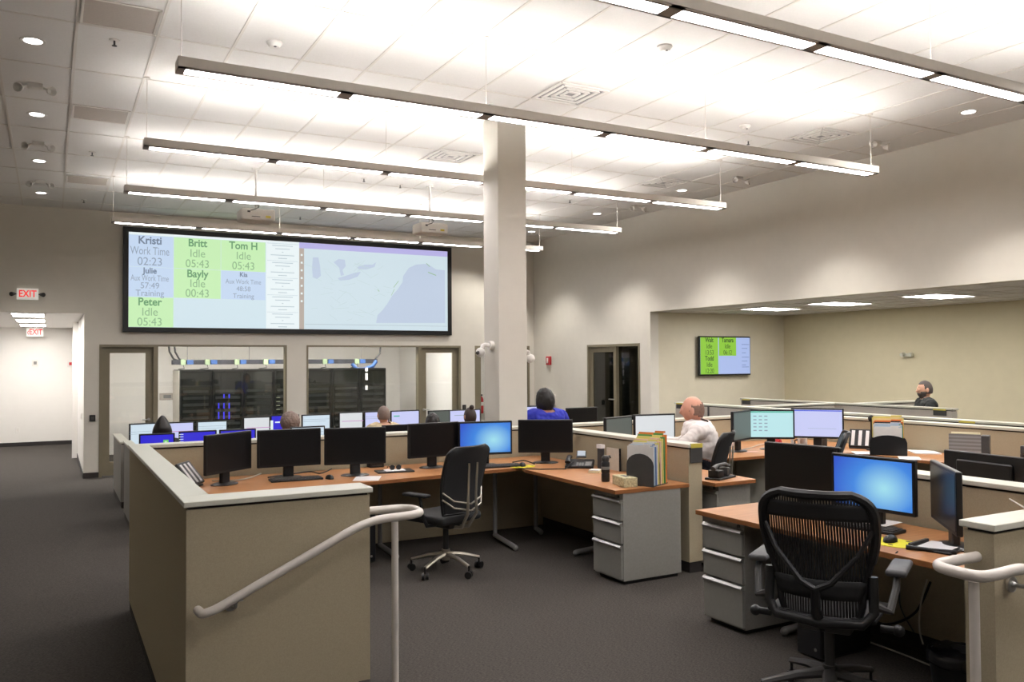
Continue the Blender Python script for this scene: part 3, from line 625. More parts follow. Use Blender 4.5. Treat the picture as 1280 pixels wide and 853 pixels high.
# farther partitions
FP=panel_run('long low grey partition behind the man in white, jointed along its length',(9.1,4.5,9.25,11.0),0,1.055,fab=M['stackfab'])
for px_ in (885,945,1052,1112,1275): B('panel_joint',M['dgrey'],FP,-.077,-.055,on_x(px_,505,9.1).y-.012-FP.location.y,on_x(px_,505,9.1).y+.012-FP.location.y,.6,1.02)
panel_run('grey partition crossing between the two far rows at right',(9.25,9.3,10.98,9.42),0,1.06,fab=M['stackfab'])
panel_run('far grey partition inside the alcove in front of the bearded man',(10.95,7.3,11.08,11.4),0,1.062,fab=M['stackfab'])
panel_run('short grey partition in the alcove beside the bearded man',(11.08,8.95,12.58,9.07),0,1.065,fab=M['stackfab'])
panel_run('grey end panel of the middle desk row at far left',(.88,11.72,.99,12.7),LO,.70,fab=M['pedside'])
panel_run('grey end panel of the rear desk row at far left',(.90,13.55,1.03,15.2),LO,.61,fab=M['pedside'])
# name plates on partition ends
def plate(P,rz,l,w_=.11,h=.10):
    t=thing('name_plate',l,'name plate',P,rz,group=None); B('holder',M['dgrey'],t,-w_/2,w_/2,-.012,-.001,-h/2,h/2,bev=.003); B('insert_strip',mat('plate_yellow','#C8B84A',.6),t,-w_/2+.004,w_/2-.004,-.015,-.012,h*.28,h*.5)
plate((4.7,5.413,.985),0,'grey name plate with a yellow strip on the end of the near cubicle partition',.13,.16)
for i_,(X_,Y_,l) in enumerate(((9.1,10.85,'grey name plate on the far partition left of the seated man in white'),(10.95,11.25,'grey name plate on the left end of the alcove partition'),(10.95,7.5,'grey name plate on the right end of the alcove partition'),(9.1,5.9,'yellow topped name plate on the far right partition'))):
    plate((X_+.012,Y_,1.0),-90,l,.2,.09)
# ================================================================== DESKS
def desk(label,poly,z,legs,zf,group=None,rz_legs=0):
    x0=sum(p[0] for p in poly)/len(poly); y0=sum(p[1] for p in poly)/len(poly)
    t=thing('desk',label,'desk',(x0,y0,zf),group=group)
    pl=[(a-x0,b-y0) for a,b in poly]; H=z-zf
    MB().prism(pl,H-.004,H).build('desk_surface',M['wood'],t); MB().prism(pl,H-.03,H-.004).build('edge_band',M['woodedge'],t)
    for (lx,ly,dx,dy) in legs:
        m=MB(); m.cyl((lx-x0,ly-y0,.06),(lx-x0,ly-y0,H-.03),.02,n=12); m.tube([(lx-x0-dx*.02,ly-y0-dy*.02,.055),(lx-x0+dx,ly-y0+dy,.035)],[.024,.024],10); m.ball((lx-x0+dx,ly-y0+dy,.03),.026); m.box(lx-x0-.05,lx-x0+.05,ly-y0-.05,ly-y0+.05,H-.035,H-.03); m.build('leg',M['grey'],t,smooth=True)
    return t
DZ=.745
L1=on_z(648,690,.03); 
desk('corner desk in the near cubicle with six black monitors, wood laminate top',[(.75,6.62),(2.336,6.84),(3.15,6.93),(3.95,7.02),(3.89,6.85),(3.86,5.38),(4.60,5.38),(4.60,7.79),(.75,7.79)],DZ,[(1.9,7.45,0,-.42),(2.70,7.5,0,-.42),(3.83,7.35,-.05,-.5),(4.35,7.45,0,-.1),(4.45,6.4,-.3,0)],0)
desk('wood laminate desk on the right under the blue screened monitor',[(3.845,2.45),(3.83,4.42),(4.60,4.42),(4.60,2.30),(3.80,2.30)],DZ,[(4.45,2.75,-.35,0),(4.45,3.9,-.35,0)],0)
desk('wood laminate desk of the man in the white shirt',[(4.79,5.28),(5.24,5.28),(5.28,5.7),(5.3,6.6),(5.75,7.05),(6.1,7.05),(6.1,7.79),(4.79,7.79)],DZ,[(5.0,6.4,.2,0)],0)
desk('large far corner desk carrying three lit monitors and file holders',[(6.12,6.54),(6.85,6.52),(7.62,6.2),(7.62,4.2),(8.39,4.2),(8.39,7.79),(6.12,7.79)],DZ,[(6.2,7.3,0,-.4),(7.9,6.6,-.2,0),(8.1,4.6,-.3,0)],0)
tag(B('desk_end_panel',M['cap'],None,6.80,6.86,6.55,7.15,.0,.713),'narrow white end panel under the far desk beside the lit monitors','panel')
desk('desk at far right behind the partition carrying a large black monitor',[(4.79,2.2),(5.6,2.2),(5.6,4.0),(4.79,4.0)],DZ,[(5.0,3.7,.3,0),(5.0,2.5,.3,0)],0)
desk('front one of two long desks in the sunken rows behind the back partition',[(1.0,10.75),(6.5,10.75),(6.5,11.6),(1.0,11.6)],DZ+LO,[(1.2,11.3,0,-.35),(3.5,11.3,0,-.35),(6.2,11.3,0,-.35)],LO)
desk('rear one of two long desks in the sunken rows, nearest the windows',[(1.04,12.75),(8.0,12.75),(8.0,13.54),(1.04,13.54)],DZ+LO,[(1.2,13.3,0,-.35),(4.2,13.3,0,-.35),(7.6,13.3,0,-.35)],LO)
desk('desk past the column in front of the woman in blue',[(4.95,9.15),(6.9,9.15),(6.9,9.85),(4.95,9.85)],DZ,[(5.2,9.7,0,-.35),(6.6,9.7,0,-.35)],0)
def pedestal(label,x0,x1,y0,y1,top):
    t=thing('drawer_pedestal',label,'drawer cabinet',((x0+x1)/2,(y0+y1)/2,0)); a,b=(x1-x0)/2,(y1-y0)/2
    B('cabinet_body',M['pedside'],t,-a+.02,a,-b,b,.03,top); B('plinth',M['black'],t,-a+.05,a-.02,-b+.02,b-.02,0,.03)
    H=top-.03-.05; zs=[.04,.04+H*.44,.04+H*.72,.04+H*1.0]
    for i in range(3):
        z0,z1=zs[i]+.006,zs[i+1]-.006; d=B('drawer',M['ped'],t,-a,-a+.02,-b+.004,b-.004,z0,z1-.028)
        m=MB(); m.prism([(-a+.02,z1-.028),(-a-.012,z1-.028),(-a-.016,z1-.018),(-a-.004,z1-.004),(-a+.02,z1-.002)],-b+.004,b-.004,Matrix(((1,0,0,0),(0,0,1,0),(0,1,0,0),(0,0,0,1)))); m.build('pull',M['silver'],d)
    l=MB().cyl((-a+.02,-b+.05,top-.03),(-a+.012,-b+.05,top-.03),.012); l.build('lock',M['dgrey'],t); return t
pedestal('grey three drawer pedestal at the end of the near corner desk',3.915,4.51,5.385,5.775,.714)
pedestal('grey three drawer pedestal under the right desk, beside the big mesh chair',3.875,4.5,4.03,4.40,.714)
pedestal('grey pedestal under the desk of the man in white, only its side showing',4.86,5.23,5.34,5.9,.714)
# ================================================================== MONITORS
SCR={}
SCR['off']=M['screen_off']
SCR['blue']=glow_screen('desktop_blue','#2E56C8','#3F86DE','#A5E2EE',.08,-.02,.36)
SCR['deep']=emis('deep_blue','#2F28D0',1); SCR['pale']=emis('pale_doc','#CFE0EC'); SCR['lav']=emis('lavender_doc','#C9CDF5'); SCR['dim']=emis('dim_green','#59605A',.9); SCR['warm']=emis('warm_doc','#D9DDE0')
SCR['teal']=emis('teal_doc','#BCE6EA')
s_icon=emis('icon_green','#6BCB4B'); s_iconw=emis('icon_white','#E6F5F0'); s_mag=emis('rule_magenta','#C58CC4'); s_teal=emis('bar_teal','#58B8A0'); s_dk=emis('text_grey','#8FA3B4'); s_bl=emis('title_blue','#5566E0')
def monitor(base,rz,scr,label,w_=.54,h=.325,lift=.105,content=None,group='desktop monitors',stand=True,curve=0):
    t=thing('monitor',label,'monitor',base,rz,group=group); bz=.018
    m=MB(); m.box(-w_/2,w_/2,-.035,-.003,lift,lift+h,bev=.005); m.box(-w_*.32,w_*.32,-.004,.02,lift+.05,lift+h-.05,bev=.008); m.build('housing',M['black'],t)
    o=MB().box(-w_/2+bz,w_/2-bz,-.0365,-.035,-h/2+bz+.004,h/2-bz); o=o.build('screen',SCR[scr],t); o.location=(0,0,lift+h/2)
    if content: 
        for (x0,x1,z0,z1,mm) in content: B('screen_content',mm,o,x0,x1,-.038,-.0365,z0,z1)
    m=MB(); m.box(-.045,.045,.0,.04,.012,lift+h*.55,bev=.006); m.build('stand_neck',M['black'],t)
    m=MB(); m.lathe([(.0,0),(.118,0),(.122,.006),(.10,.014),(.03,.018),(0,.018)],28,Matrix.Translation((0,.02,0))@Matrix.Diagonal((1.05,.8,1,1))); m.build('stand_base',M['black'],t,smooth=True)
    return t
def mz(px,py,z=DZ): return on_z(px,py,z)
# near corner desk
monitor(mz(283,606),38,'off','leftmost black monitor, turned sideways beside the left partition',content=None)
monitor(mz(361,598),-1,'off','black monitor second from the left on the near desk, above the keyboard',.55)
monitor(mz(444,595),-14,'off','black monitor third from the left on the near desk')
monitor(mz(541,585),4,'off','black switched off monitor directly left of the blue screened one',.54)
monitor(mz(606,582),-12,'blue','monitor with a glowing blue screen on the near corner desk',.54)
monitor(mz(682,579),-31,'off','black monitor at the corner beside the telephone')
# right desk
monitor((4.42,4.02,DZ),-80,'off','large switched off monitor behind the big mesh chair',.56,.34)
monitor((4.34,3.40,DZ),-84,'blue','glowing blue monitor on the right hand desk',.54)
monitor((4.255,2.865,DZ),-133,'off','black monitor seen nearly edge on at the end of the right desk',.56,.33)
monitor((5.20,3.26,DZ),85,'off','large black monitor seen from behind at the far right, over the partition',.60,.36,.045)
# man in white
monitor((*at_depth(770,8.88)[:2],DZ),20,'dim','dark grey-green monitor in the cubicle of the man in white',.50,.30,.12)
monitor((*at_depth(816,9.15)[:2],DZ),-10,'warm','pale lit monitor beside the arm of the man in white',.50,.31,.12)
# far trio
def doc(w_,h,col):
    r=[]
    for i in range(5): 
        for j in range(3): r.append((-w_/2+.05+j*.06,-w_/2+.085+j*.06,h/2-.08-i*.04,h/2-.068-i*.04,s_dk))
    r.append((-w_/2+.018,w_/2-.018,h/2-.034,h/2-.02,col)); return r
monitor((6.66,6.95,DZ),22,'dim','dim grey monitor at the left of the far trio',.46,.33,.12,stand=True)
monitor((7.11,6.92,DZ),-36,'teal','lit monitor with a table of small boxes, middle of the far trio',.50,.33,.12,content=doc(.50,.33,s_teal))
monitor((7.60,6.70,DZ),-50,'lav','lit pale lavender monitor at the right of the far trio',.56,.34,.12,content=[(-.26,.26,.135,.147,s_bl),(-.1,.2,-.06,-.057,s_dk)])
# sunken rows
ico=[(.07,.13,.02,.08,s_icon),(.085,.115,.035,.065,s_iconw)]
ico2=[(-.22,-.17,.12,.128,s_iconw),(-.22,-.17,.09,.098,s_iconw),(-.22,-.17,.06,.068,s_iconw),(-.22,-.17,.03,.038,s_iconw),(.1,.15,.0,.05,s_icon)]
dl=[(-.15,.2,.02,.03,s_mag)]
dl2=[(-.2,.2,.08,.084,s_dk),(-.2,.15,.05,.054,s_dk)]
def rowmon(px0,px1,py,Y,scr,label,rz=0,cont=None,h=.32):
    a=on_y(px0,py,Y); b=on_y(px1,py,Y); w_=max(.4,min(.60,abs(b.x-a.x)-.012)); top=(a.z+b.z)/2
    z=DZ+LO; lift=top-z-h
    return monitor(((a.x+b.x)/2,Y,z),rz,scr,label,w_,h,lift,cont,group='monitors in the sunken rows')
rowmon(173,219,542,11.1,'deep','deep blue monitor, leftmost of those just above the back partition',-4,ico)
rowmon(222.5,271,538.5,11.1,'deep','deep blue monitor with a column of white icons, second from the left',0,ico2)
rowmon(273,320,536.5,11.1,'deep','deep blue monitor partly hidden by the leftmost black monitor',0,ico)
rowmon(362,406,533,11.1,'pale','pale lit monitor peeking over the second black monitor',0,dl2)
rowmon(478,510,531,10.9,'off','dark monitor back standing above the partition between two black monitors',0,None)
rowmon(512,540,531,11.1,'lav','narrow strip of lit monitor beside the dark haired head',0,dl2)
rowmon(552,592,530,11.1,'lav','strip of lit monitor below the small brown head',0,dl2)
rowmon(161,197.5,529,12.95,'pale','pale lit monitor at far left of the rear row',12,dl2,.40)
rowmon(203,243,527.5,12.95,'lav','lavender monitor with a magenta line behind the black pointed hair',0,dl)
rowmon(245,284.5,526,12.95,'pale','plain pale monitor in the rear row right of the magenta lined one',0,dl2)
rowmon(305,335.5,521,12.95,'warm','pale monitor with a pink line left of the grey haired person',0,dl,.38)
rowmon(337,374,518.5,12.95,'deep','blue monitor behind the grey haired head',0,[(-.22,-.18,-.1,.1,s_iconw),(-.15,.1,.06,.08,s_iconw)],.36)
rowmon(376,413,518,12.95,'pale','pale monitor just right of the grey haired person',0,dl2)
rowmon(424,452,515,12.95,'warm','pale monitor with a pink line left of the man in tan',0,dl,.34)
rowmon(454,486,514,12.95,'lav','lavender monitor partly hidden by the man in tan',0,dl2,.34)
rowmon(487,524,513,12.95,'lav','lit monitor with a green bar right of the man in tan',0,[(.0,.2,-.1,-.06,s_teal),(-.2,-.1,.08,.1,s_teal)],.36)
rowmon(538,558,513,12.95,'dim','small dim grey monitor behind the round dark head',0,None,.36)
rowmon(560,600,512,12.95,'lav','lit monitor behind the small brown head left of the column',0,[(-.05,.08,-.12,-.05,s_bl),(-.2,0,.08,.09,s_dk)],.36)
monitor((on_y(726,520,9.55).x,9.55,DZ),0,'off','switched off monitor right of the woman in blue',.50,.33,.05)
rowmon_=on_y(648,505,9.55)
monitor((on_y(650,505,9.55).x,9.55,DZ),-5,'lav','lit monitor mostly hidden between the column and the woman in blue',.50,.33,.10)
# ================================================================== PEOPLE
def eval_mesh(o):
    dg=bpy.context.evaluated_depsgraph_get(); dg.update(); return bpy.data.meshes.new_from_object(o.evaluated_get(dg))
def skinned(nodes,edges,root=0,sub=1,extra=0):
    me=bpy.data.meshes.new('sk'); me.from_pydata([n[0] for n in nodes],edges,[]); o=bpy.data.objects.new('sk',me); C.objects.link(o)
    md=o.modifiers.new('s','SKIN'); md.use_smooth_shade=True
    for i,n in enumerate(nodes):
        v=me.skin_vertices[0].data[i]; r=n[1] if isinstance(n[1],(tuple,list)) else (n[1],n[1]); v.radius=(r[0]+extra,r[1]+extra); v.use_root=(i==root)
    s=o.modifiers.new('u','SUBSURF'); s.levels=sub; s.render_levels=sub
    out=eval_mesh(o); bpy.data.objects.remove(o); return out
def add_mesh(bm,me,mtx=None):
    b=bmesh.new(); b.from_mesh(me)
    if mtx is not None: bmesh.ops.transform(b,matrix=mtx,verts=b.verts)
    t=bpy.data.meshes.new('t'); b.to_mesh(t); b.free(); bm.from_mesh(t); bpy.data.meshes.remove(t)
def head_bm(m,c,tilt=0,turn=0):
    """face looks towards -Y"""
    b=bmesh.new(); bmesh.ops.create_uvsphere(b,u_segments=28,v_segments=18,radius=1)
    for v in b.verts:
        x,y,z=v.co; s=1.0
        if z<0: s=1-.28*(-z)**1.3
        X=x*.076*s; Y=y*.098*(s if y>0 else 1-.12*max(0,-z)); Z=z*.122
        if y<-.2 and abs(x)<.25 and -.35<z<.25: Y-=.012*(1-abs(x)/.25)*(1 if z>-.3 else .3)      # nose ridge
        if y<-.5 and -.45<z<-.25 and abs(x)<.2: Y-=.012
        if y<-.3 and .02<z<.25 and .2<abs(x)<.55: Y+=.008                                   # eye sockets
        if y<-.3 and -.75<z<-.5 and abs(x)<.35: Y-=.004                                      # lips / chin
        v.co=(X,Y,Z)
    bmesh.ops.create_cone(b,cap_ends=True,segments=8,radius1=.014,radius2=.006,depth=.045,matrix=Matrix.Translation((0,-.105,-.012))@Matrix.Rotation(R(-18),4,'X'))
    for s in (-1,1): bmesh.ops.create_uvsphere(b,u_segments=10,v_segments=8,radius=1,matrix=Matrix.Translation((s*.079,.01,-.005))@Matrix.Rotation(R(s*15),4,'Z')@Matrix.Diagonal((.012,.022,.034,1)))
    mt=Matrix.Translation(c)@Matrix.Rotation(R(turn),4,'Z')@Matrix.Rotation(R(tilt),4,'X')@Matrix.Scale(1.12,4)
    me=bpy.data.meshes.new('h'); b.to_mesh(me); b.free(); add_mesh(m,me,mt); return mt
def hair_obj(kind,mt,mm,parent):
    b=bmesh.new(); bmesh.ops.create_uvsphere(b,u_segments=64,v_segments=44,radius=1)
    kill=[]
    for v in b.verts:
        x,y,z=v.co; g=1.0
        n=noise.noise(Vector((x*4,y*4,z*4)))*.05
        if kind=='short':
            v.co=(x*.082,y*.106+.003,z*.128); 
            if (y<-.35 and z<.55) or z<-.45 or (y<-.1 and z<.05): kill.append(v)
        elif kind=='fringe':
            v.co=(x*.0825,y*.104+.002,z*.124)
            if z>.30+.30*max(0,y)+n*5 or z<-.62+.35*max(0,1-y)+n*3 or y<-.18-n*4: kill.append(v)
        elif kind=='bob':
            wz=1+.1*max(0,-z); v.co=(x*.098*wz*(1+n+.06*noise.noise(Vector((x*12,y*12,z*5)))),y*.118*(1+n)+.012,z*.14*(1+n)-.006)
            if y<-.45 and z<.5: kill.append(v)
        elif kind=='puffy':
            n2=noise.noise(Vector((x*9,y*9,z*9)))*.07; v.co=(x*.12*(1+n*2+n2),y*.125*(1+n+n2)+.01,z*.135*(1+n+n2)+.006)
            if (y<-.45 and z<.5) or z<-.72: kill.append(v)
        elif kind=='pointed':
            s=1-.45*max(0,z); v.co=(x*.10*s*(1+.5*max(0,-z)),y*.112*s+.01,z*.15+.015)
            if y<-.45 and z<.4: kill.append(v)
        elif kind=='bun':
            v.co=(x*.086*(1+n),y*.108+.006,z*.130)
            if y<-.4 and z<.5: kill.append(v)
    bmesh.ops.delete(b,geom=kill,context='VERTS')
    if kind=='bun': bmesh.ops.create_uvsphere(b,u_segments=14,v_segments=10,radius=.035,matrix=Matrix.Translation((0,.06,.13)))
    bmesh.ops.transform(b,matrix=mt,verts=b.verts)
    me=bpy.data.meshes.new('hair'); b.to_mesh(me); b.free(); me.materials.append(mm)
    for p in me.polygons: p.use_smooth=True
    o=bpy.data.objects.new('hair',me); C.objects.link(o); o.parent=parent
    s=o.modifiers.new('s','SOLIDIFY'); s.thickness=.012; s.offset=-1; return o
def person(label,loc,rz,shirt,pants,hair,hairm,skin=None,standing=False,width=1.0,reach=(.42,.30),turn=0,tilt=0,lean=0,beard=False,collar=True,sleeve=1,seat=.50,up=0):
    """figure facing -Y; origin on the floor below the pelvis"""
    t=thing('person',label,'person',loc,rz); sk=skin or M['skin']; W=width
    if standing: pel=.95; 
    else: pel=seat+.08
    ln=math.sin(R(lean)); N=[]; E2=[]
    def nd(p,r,par=None):
        N.append((p,r)); i=len(N)-1
        if par is not None: E2.append((par,i))
        return i
    tor=lambda h,dy=0:(0,-ln*h+dy,pel+h)
    p0=nd((0,0,pel),(.165*W,.13*W)); a=nd(tor(.14),(.165*W,.125*W),p0); c=nd(tor(.30),(.18*W,.125*W),a); s=nd(tor(.43),(.165*W,.10*W),c); nk=nd(tor(.50),(.078,.07),s); nk2=nd(tor(.545),(.064,.062),nk)
    shirt_nodes=[p0,a,c,s]; arms=[]; legs=[]; 
    for sd in (-1,1):
        sh=nd((sd*.185*W,-ln*.43,pel+.435),(.062,.062),s)
        el=nd((sd*.245*W,-ln*.43-reach[0]*.35,pel+.435-.27+up),(.048,.048),sh)
        wr=nd((sd*.17*W,-ln*.43-reach[0],pel+.435-reach[1]+up),(.029,.026),el)
        pm=nd((sd*.165*W,-ln*.43-reach[0]-.07,pel+.435-reach[1]-.01+up),(.034,.016),wr)
        for k,(dx,l) in enumerate(((-.024,.065),(-.008,.075),(.008,.072),(.024,.055))):
            f1=nd((sd*.165*W+dx,-ln*.43-reach[0]-.11,pel+.435-reach[1]-.012+up),.0085,pm); f2=nd((sd*.165*W+dx*1.1,-ln*.43-reach[0]-.11-l*.8,pel+.435-reach[1]-.035+up),.0075,f1)
        th=nd((sd*(.165*W)-sd*.04,-ln*.43-reach[0]-.075,pel+.435-reach[1]-.02+up),.009,pm)
        arms.append((sh,el,wr))
        if standing:
            hp=nd((sd*.09,0,pel-.05),(.09,.09),p0); kn=nd((sd*.10,-.01,.50),(.06,.06),hp); an=nd((sd*.10,.02,.10),(.042,.042),kn); tt=nd((sd*.11,-.13,.04),(.042,.03),an)
        else:
            hp=nd((sd*.10,-.05,pel-.01),(.09,.085),p0); kn=nd((sd*.14,-.44,pel+.0),(.062,.062),hp); an=nd((sd*.14,-.42,.12),(.042,.042),kn); tt=nd((sd*.15,-.56,.05),(.042,.03),an)
        legs.append((hp,kn,an,tt))
    body=skinned(N,E2,0,1); bm=bmesh.new(); bm.from_mesh(body)
    hc=tor(.545); hc=(hc[0],hc[1]-.02,hc[2]+.085); mt=head_bm(bm,hc,tilt,turn)
    me=bpy.data.meshes.new('body'); bm.to_mesh(me); bm.free(); me.materials.append(sk); o=bpy.data.objects.new('body',me); C.objects.link(o)
    rm=o.modifiers.new('r','REMESH'); rm.mode='VOXEL'; rm.voxel_size=.0085; rm.use_smooth_shade=True
    sm=o.modifiers.new('c','SMOOTH'); sm.factor=.5; sm.iterations=2
    ev=eval_mesh(o); bpy.data.objects.remove(o); ev.name='body'; ev.materials.clear(); ev.materials.append(sk)
    for p in ev.polygons: p.use_smooth=True
    ob=bpy.data.objects.new('body',ev); C.objects.link(ob); ob.parent=t
    # clothes are lifted off the body surface, so they follow it
    import numpy as np
    co=np.empty(len(ev.vertices)*3); ev.vertices.foreach_get('co',co); co=co.reshape(-1,3)
    segs=[]   # (a,b,kind)
    def sg(i,j,k): segs.append((np.array(N[i][0]),np.array(N[j][0]),k))
    sg(p0,a,'t'); sg(a,c,'t'); sg(c,s,'t'); sg(s,nk,'n')
    for A in arms: sg(s,A[0],'t'); sg(A[0],A[1],'u'); sg(A[1],A[2],'f')
    for A in legs: sg(p0,A[0],'h'); sg(A[0],A[1],'l'); sg(A[1],A[2],'k')
    hn=[(np.array(N[A[2]][0]),np.array(N[A[2]][0])+np.array((0,-.12,-.01)),'x') for A in arms]; segs+=hn
    segs.append((np.array(N[nk2][0]),np.array(hc),'x'))
    for A in legs: sg(A[2],A[3],'x')
    D=[];T=[]
    for (A0,B0,k) in segs:
        d=B0-A0; u=np.clip(((co-A0)@d)/max(1e-9,d@d),0,1); D.append(np.linalg.norm(co-(A0+u[:,None]*d),axis=1)); T.append(u)
    D=np.array(D); T=np.array(T); best=D.argmin(0); tb=T[best,np.arange(len(co))]; kk=np.array([q[2] for q in segs])[best]
    top=(kk=='t')|((kk=='n')&(tb<.75))|((kk=='h')&(tb<.5)&(co[:,2]>pel-.04))|((kk=='u') if sleeve else (kk=='u')&(tb<.72))|((kk=='f')&(tb<.9) if sleeve else False)
    bot=((kk=='h'))|(kk=='l')|((kk=='k')&(tb<.97))|((kk=='t')&(co[:,2]<pel+.05))
    def cloth(mask,off,nm,mm,fold):
        b=bmesh.new(); b.from_mesh(ev); b.verts.ensure_lookup_table(); nr=[v.normal.copy() for v in b.verts]
        for v in b.verts:
            if mask[v.index]: v.co+=nr[v.index]*(off+fold*noise.noise(Vector((v.co.x*9,v.co.y*9,v.co.z*13)))+fold*.5*noise.noise(v.co*28))
        bmesh.ops.delete(b,geom=[v for v in b.verts if not mask[v.index]],context='VERTS')
        me=bpy.data.meshes.new(nm); b.to_mesh(me); b.free(); me.materials.clear(); me.materials.append(mm)
        for p in me.polygons: p.use_smooth=True
        o=bpy.data.objects.new(nm,me); C.objects.link(o); o.parent=t
        sm=o.modifiers.new('s','SMOOTH'); sm.factor=.5; sm.iterations=3
        sd=o.modifiers.new('w','SOLIDIFY'); sd.thickness=.006; sd.offset=-1; return o
    so=cloth(top,.018,'shirt',shirt,.014)
    if collar:
        m=MB(); m.lathe([(.098,-.02),(.074,.04),(.068,.04),(.088,-.02)],24,Matrix.Translation((0,tor(.5)[1],tor(.5)[2]-.005))@Matrix.Rotation(R(-12),4,'X')); m.build('collar',shirt,so,smooth=True)
    cloth(bot,.011,'trousers',pants,.006)
    for A in legs:
        p=Vector(N[A[3]][0]); m=MB(); m.ball((p.x,p.y+.06,.05),1,(.05,.135,.05),14); 
        for v in m.bm.verts: v.co.z=max(v.co.z,0.0)
        m.build('shoe',M['black'],t,smooth=True)
    if hair: hair_obj(hair,mt,hairm,t)
    if beard:
        b=bmesh.new(); bmesh.ops.create_uvsphere(b,u_segments=24,v_segments=18,radius=1); kill=[]
        for v in b.verts:
            x,y,z=v.co; v.co=(x*.075*(1-.2*max(0,-z)),y*.108-.002,z*.134-.004)
            if z>-.12 or y>.15 or (z>-.3 and y<-.8): kill.append(v)
        bmesh.ops.delete(b,geom=kill,context='VERTS'); bmesh.ops.transform(b,matrix=mt,verts=b.verts); me=bpy.data.meshes.new('beard'); b.to_mesh(me); b.free(); me.materials.append(hairm)
        for p in me.polygons: p.use_smooth=True
        o=bpy.data.objects.new('beard',me); C.objects.link(o); o.parent=t; s_=o.modifiers.new('s','SOLIDIFY'); s_.thickness=.012; s_.offset=-1
    return t
white_shirt=mat('white_cloth','#DAD3CE',.9,0,.03,20); blue_shirt=mat('royal_blue_cloth','#232B96',.85,0,.06,15); black_shirt=mat('charcoal_cloth','#2A2C2B',.9,0,.06,20); tan_shirt=mat('tan_cloth','#B9A98A',.9,0,.05,20)
dark_pants=mat('dark_trousers','#22222A',.9,0,.05,30); hair_bl=mat('black_hair','#15110F',.5,0,.2,60); hair_gy=mat('greyish_hair','#75655C',.7,0,.15,50); hair_br=mat('brown_hair','#2E211D',.6,0,.2,60); hair_short=mat('cropped_hair','#7A5F52',.8,0,.15,60); beard_m=mat('dark_beard','#3B332E',.9,0,.2,80)
person('bald man in a white shirt sitting at his desk with his back turned',(*at_depth(882,8.42)[:2],0),228,white_shirt,dark_pants,'fringe',hair_short,M['skin_pink'],width=1.5,reach=(.50,.22),up=.10,turn=-8,lean=12,seat=.545)
person('bearded man in a black shirt standing beyond the far partitions',(11.97,8.42,0),-124,black_shirt,dark_pants,'short',mat('greying_hair','#4E4642',.8,0,.1),None,width=1.08,reach=(.35,.3),beard=True,collar=False,seat=.56)
person('woman with black bobbed hair in a royal blue top, seen from behind',(5.23,8.72,0),180,blue_shirt,dark_pants,'bob',hair_bl,mat('brown_skin','#8A5C46',.6),width=1.42,reach=(.38,.30),collar=False,sleeve=0,seat=.575,turn=10)
def rowperson(px,py,Y,label,shirt,hair,hm,**k):
    P=on_y(px,py,Y); top=P.z; seat=.47; z0=LO
    t=person(label,(P.x,Y,z0),180,shirt,dark_pants,hair,hm,reach=(.40,.27),**k)
    H=t_top=k.get('seat',.5)+.08+.56+.115+.13
    return t
def seat_for(px,py,Y): return on_y(px,py,Y).z-LO-(.08+.545+.085+.137)
for px,py,Y,l,sh,hr,hm,kw in ((203,524,12.0,'person with tall pointed black hair at the far left of the sunken rows',black_shirt,'pointed',hair_bl,{}),(363,516,12.0,'person with puffy grey brown hair between the blue monitors',black_shirt,'puffy',hair_gy,{}),
  (480,508,12.0,'man with short grey hair in a tan shirt in the sunken row',tan_shirt,'short',hair_gy,dict(width=1.3)),(541,517,12.0,'person with round black hair right of the man in tan',black_shirt,'bob',hair_bl,{}),(588,510,12.0,'person with a small dark bun beside the column',black_shirt,'bun',hair_br,{})):
    s_=seat_for(px,py,Y); rowperson(px,py,Y,l,sh,hr,hm,seat=s_,collar=False,**kw)
# ================================================================== CHAIRS
M['mesh_back']=mesh_cloth('chair_mesh','#101010',150,.06)
def star_base(t,mm,n=5,r=.30,rot=0,z=.10,th=1.0):
    m=MB(); 
    for k in range(n):
        a=R(rot)+2*PI*k/n; d=Vector((math.cos(a),math.sin(a),0)); m.tube([d*.03+Vector((0,0,z+.05)),d*r*.5+Vector((0,0,z+.035)),d*r+Vector((0,0,z-.005))],[.028*th,.022*th,.016*th],8,flat=.75)
    m.cyl((0,0,z),(0,0,z+.09),.035); m.build('star_base',mm,t,smooth=True)
    for k in range(n):
        a=R(rot)+2*PI*k/n; d=Vector((math.cos(a),math.sin(a),0))*r; m=MB(); nrm=Vector((-math.sin(a+.6),math.cos(a+.6),0))
        for s in (-1,1): m.cyl(Vector((d.x,d.y,.029))+nrm*s*.008,Vector((d.x,d.y,.029))+nrm*s*.028,.029,n=16)
        m.cyl((d.x,d.y,.05),(d.x,d.y,z+.0),.008); m.build('caster',M['black'],t,smooth=True)
def back_surface(wf,zf,yf,nu=14,nv=14):
    bm=bmesh.new(); g=[[bm.verts.new((u*wf(v),yf(u,v),zf(v))) for u in [-1+2*i/nu for i in range(nu+1)]] for v in [j/nv for j in range(nv+1)]]
    for j in range(nv):
        for i in range(nu): bm.faces.new((g[j][i],g[j][i+1],g[j+1][i+1],g[j+1][i]))
    rim=[g[0][i].co.copy() for i in range(nu+1)]+[g[j][nu].co.copy() for j in range(1,nv+1)]+[g[nv][i].co.copy() for i in range(nu-1,-1,-1)]+[g[j][0].co.copy() for j in range(nv-1,0,-1)]
    return bm,rim
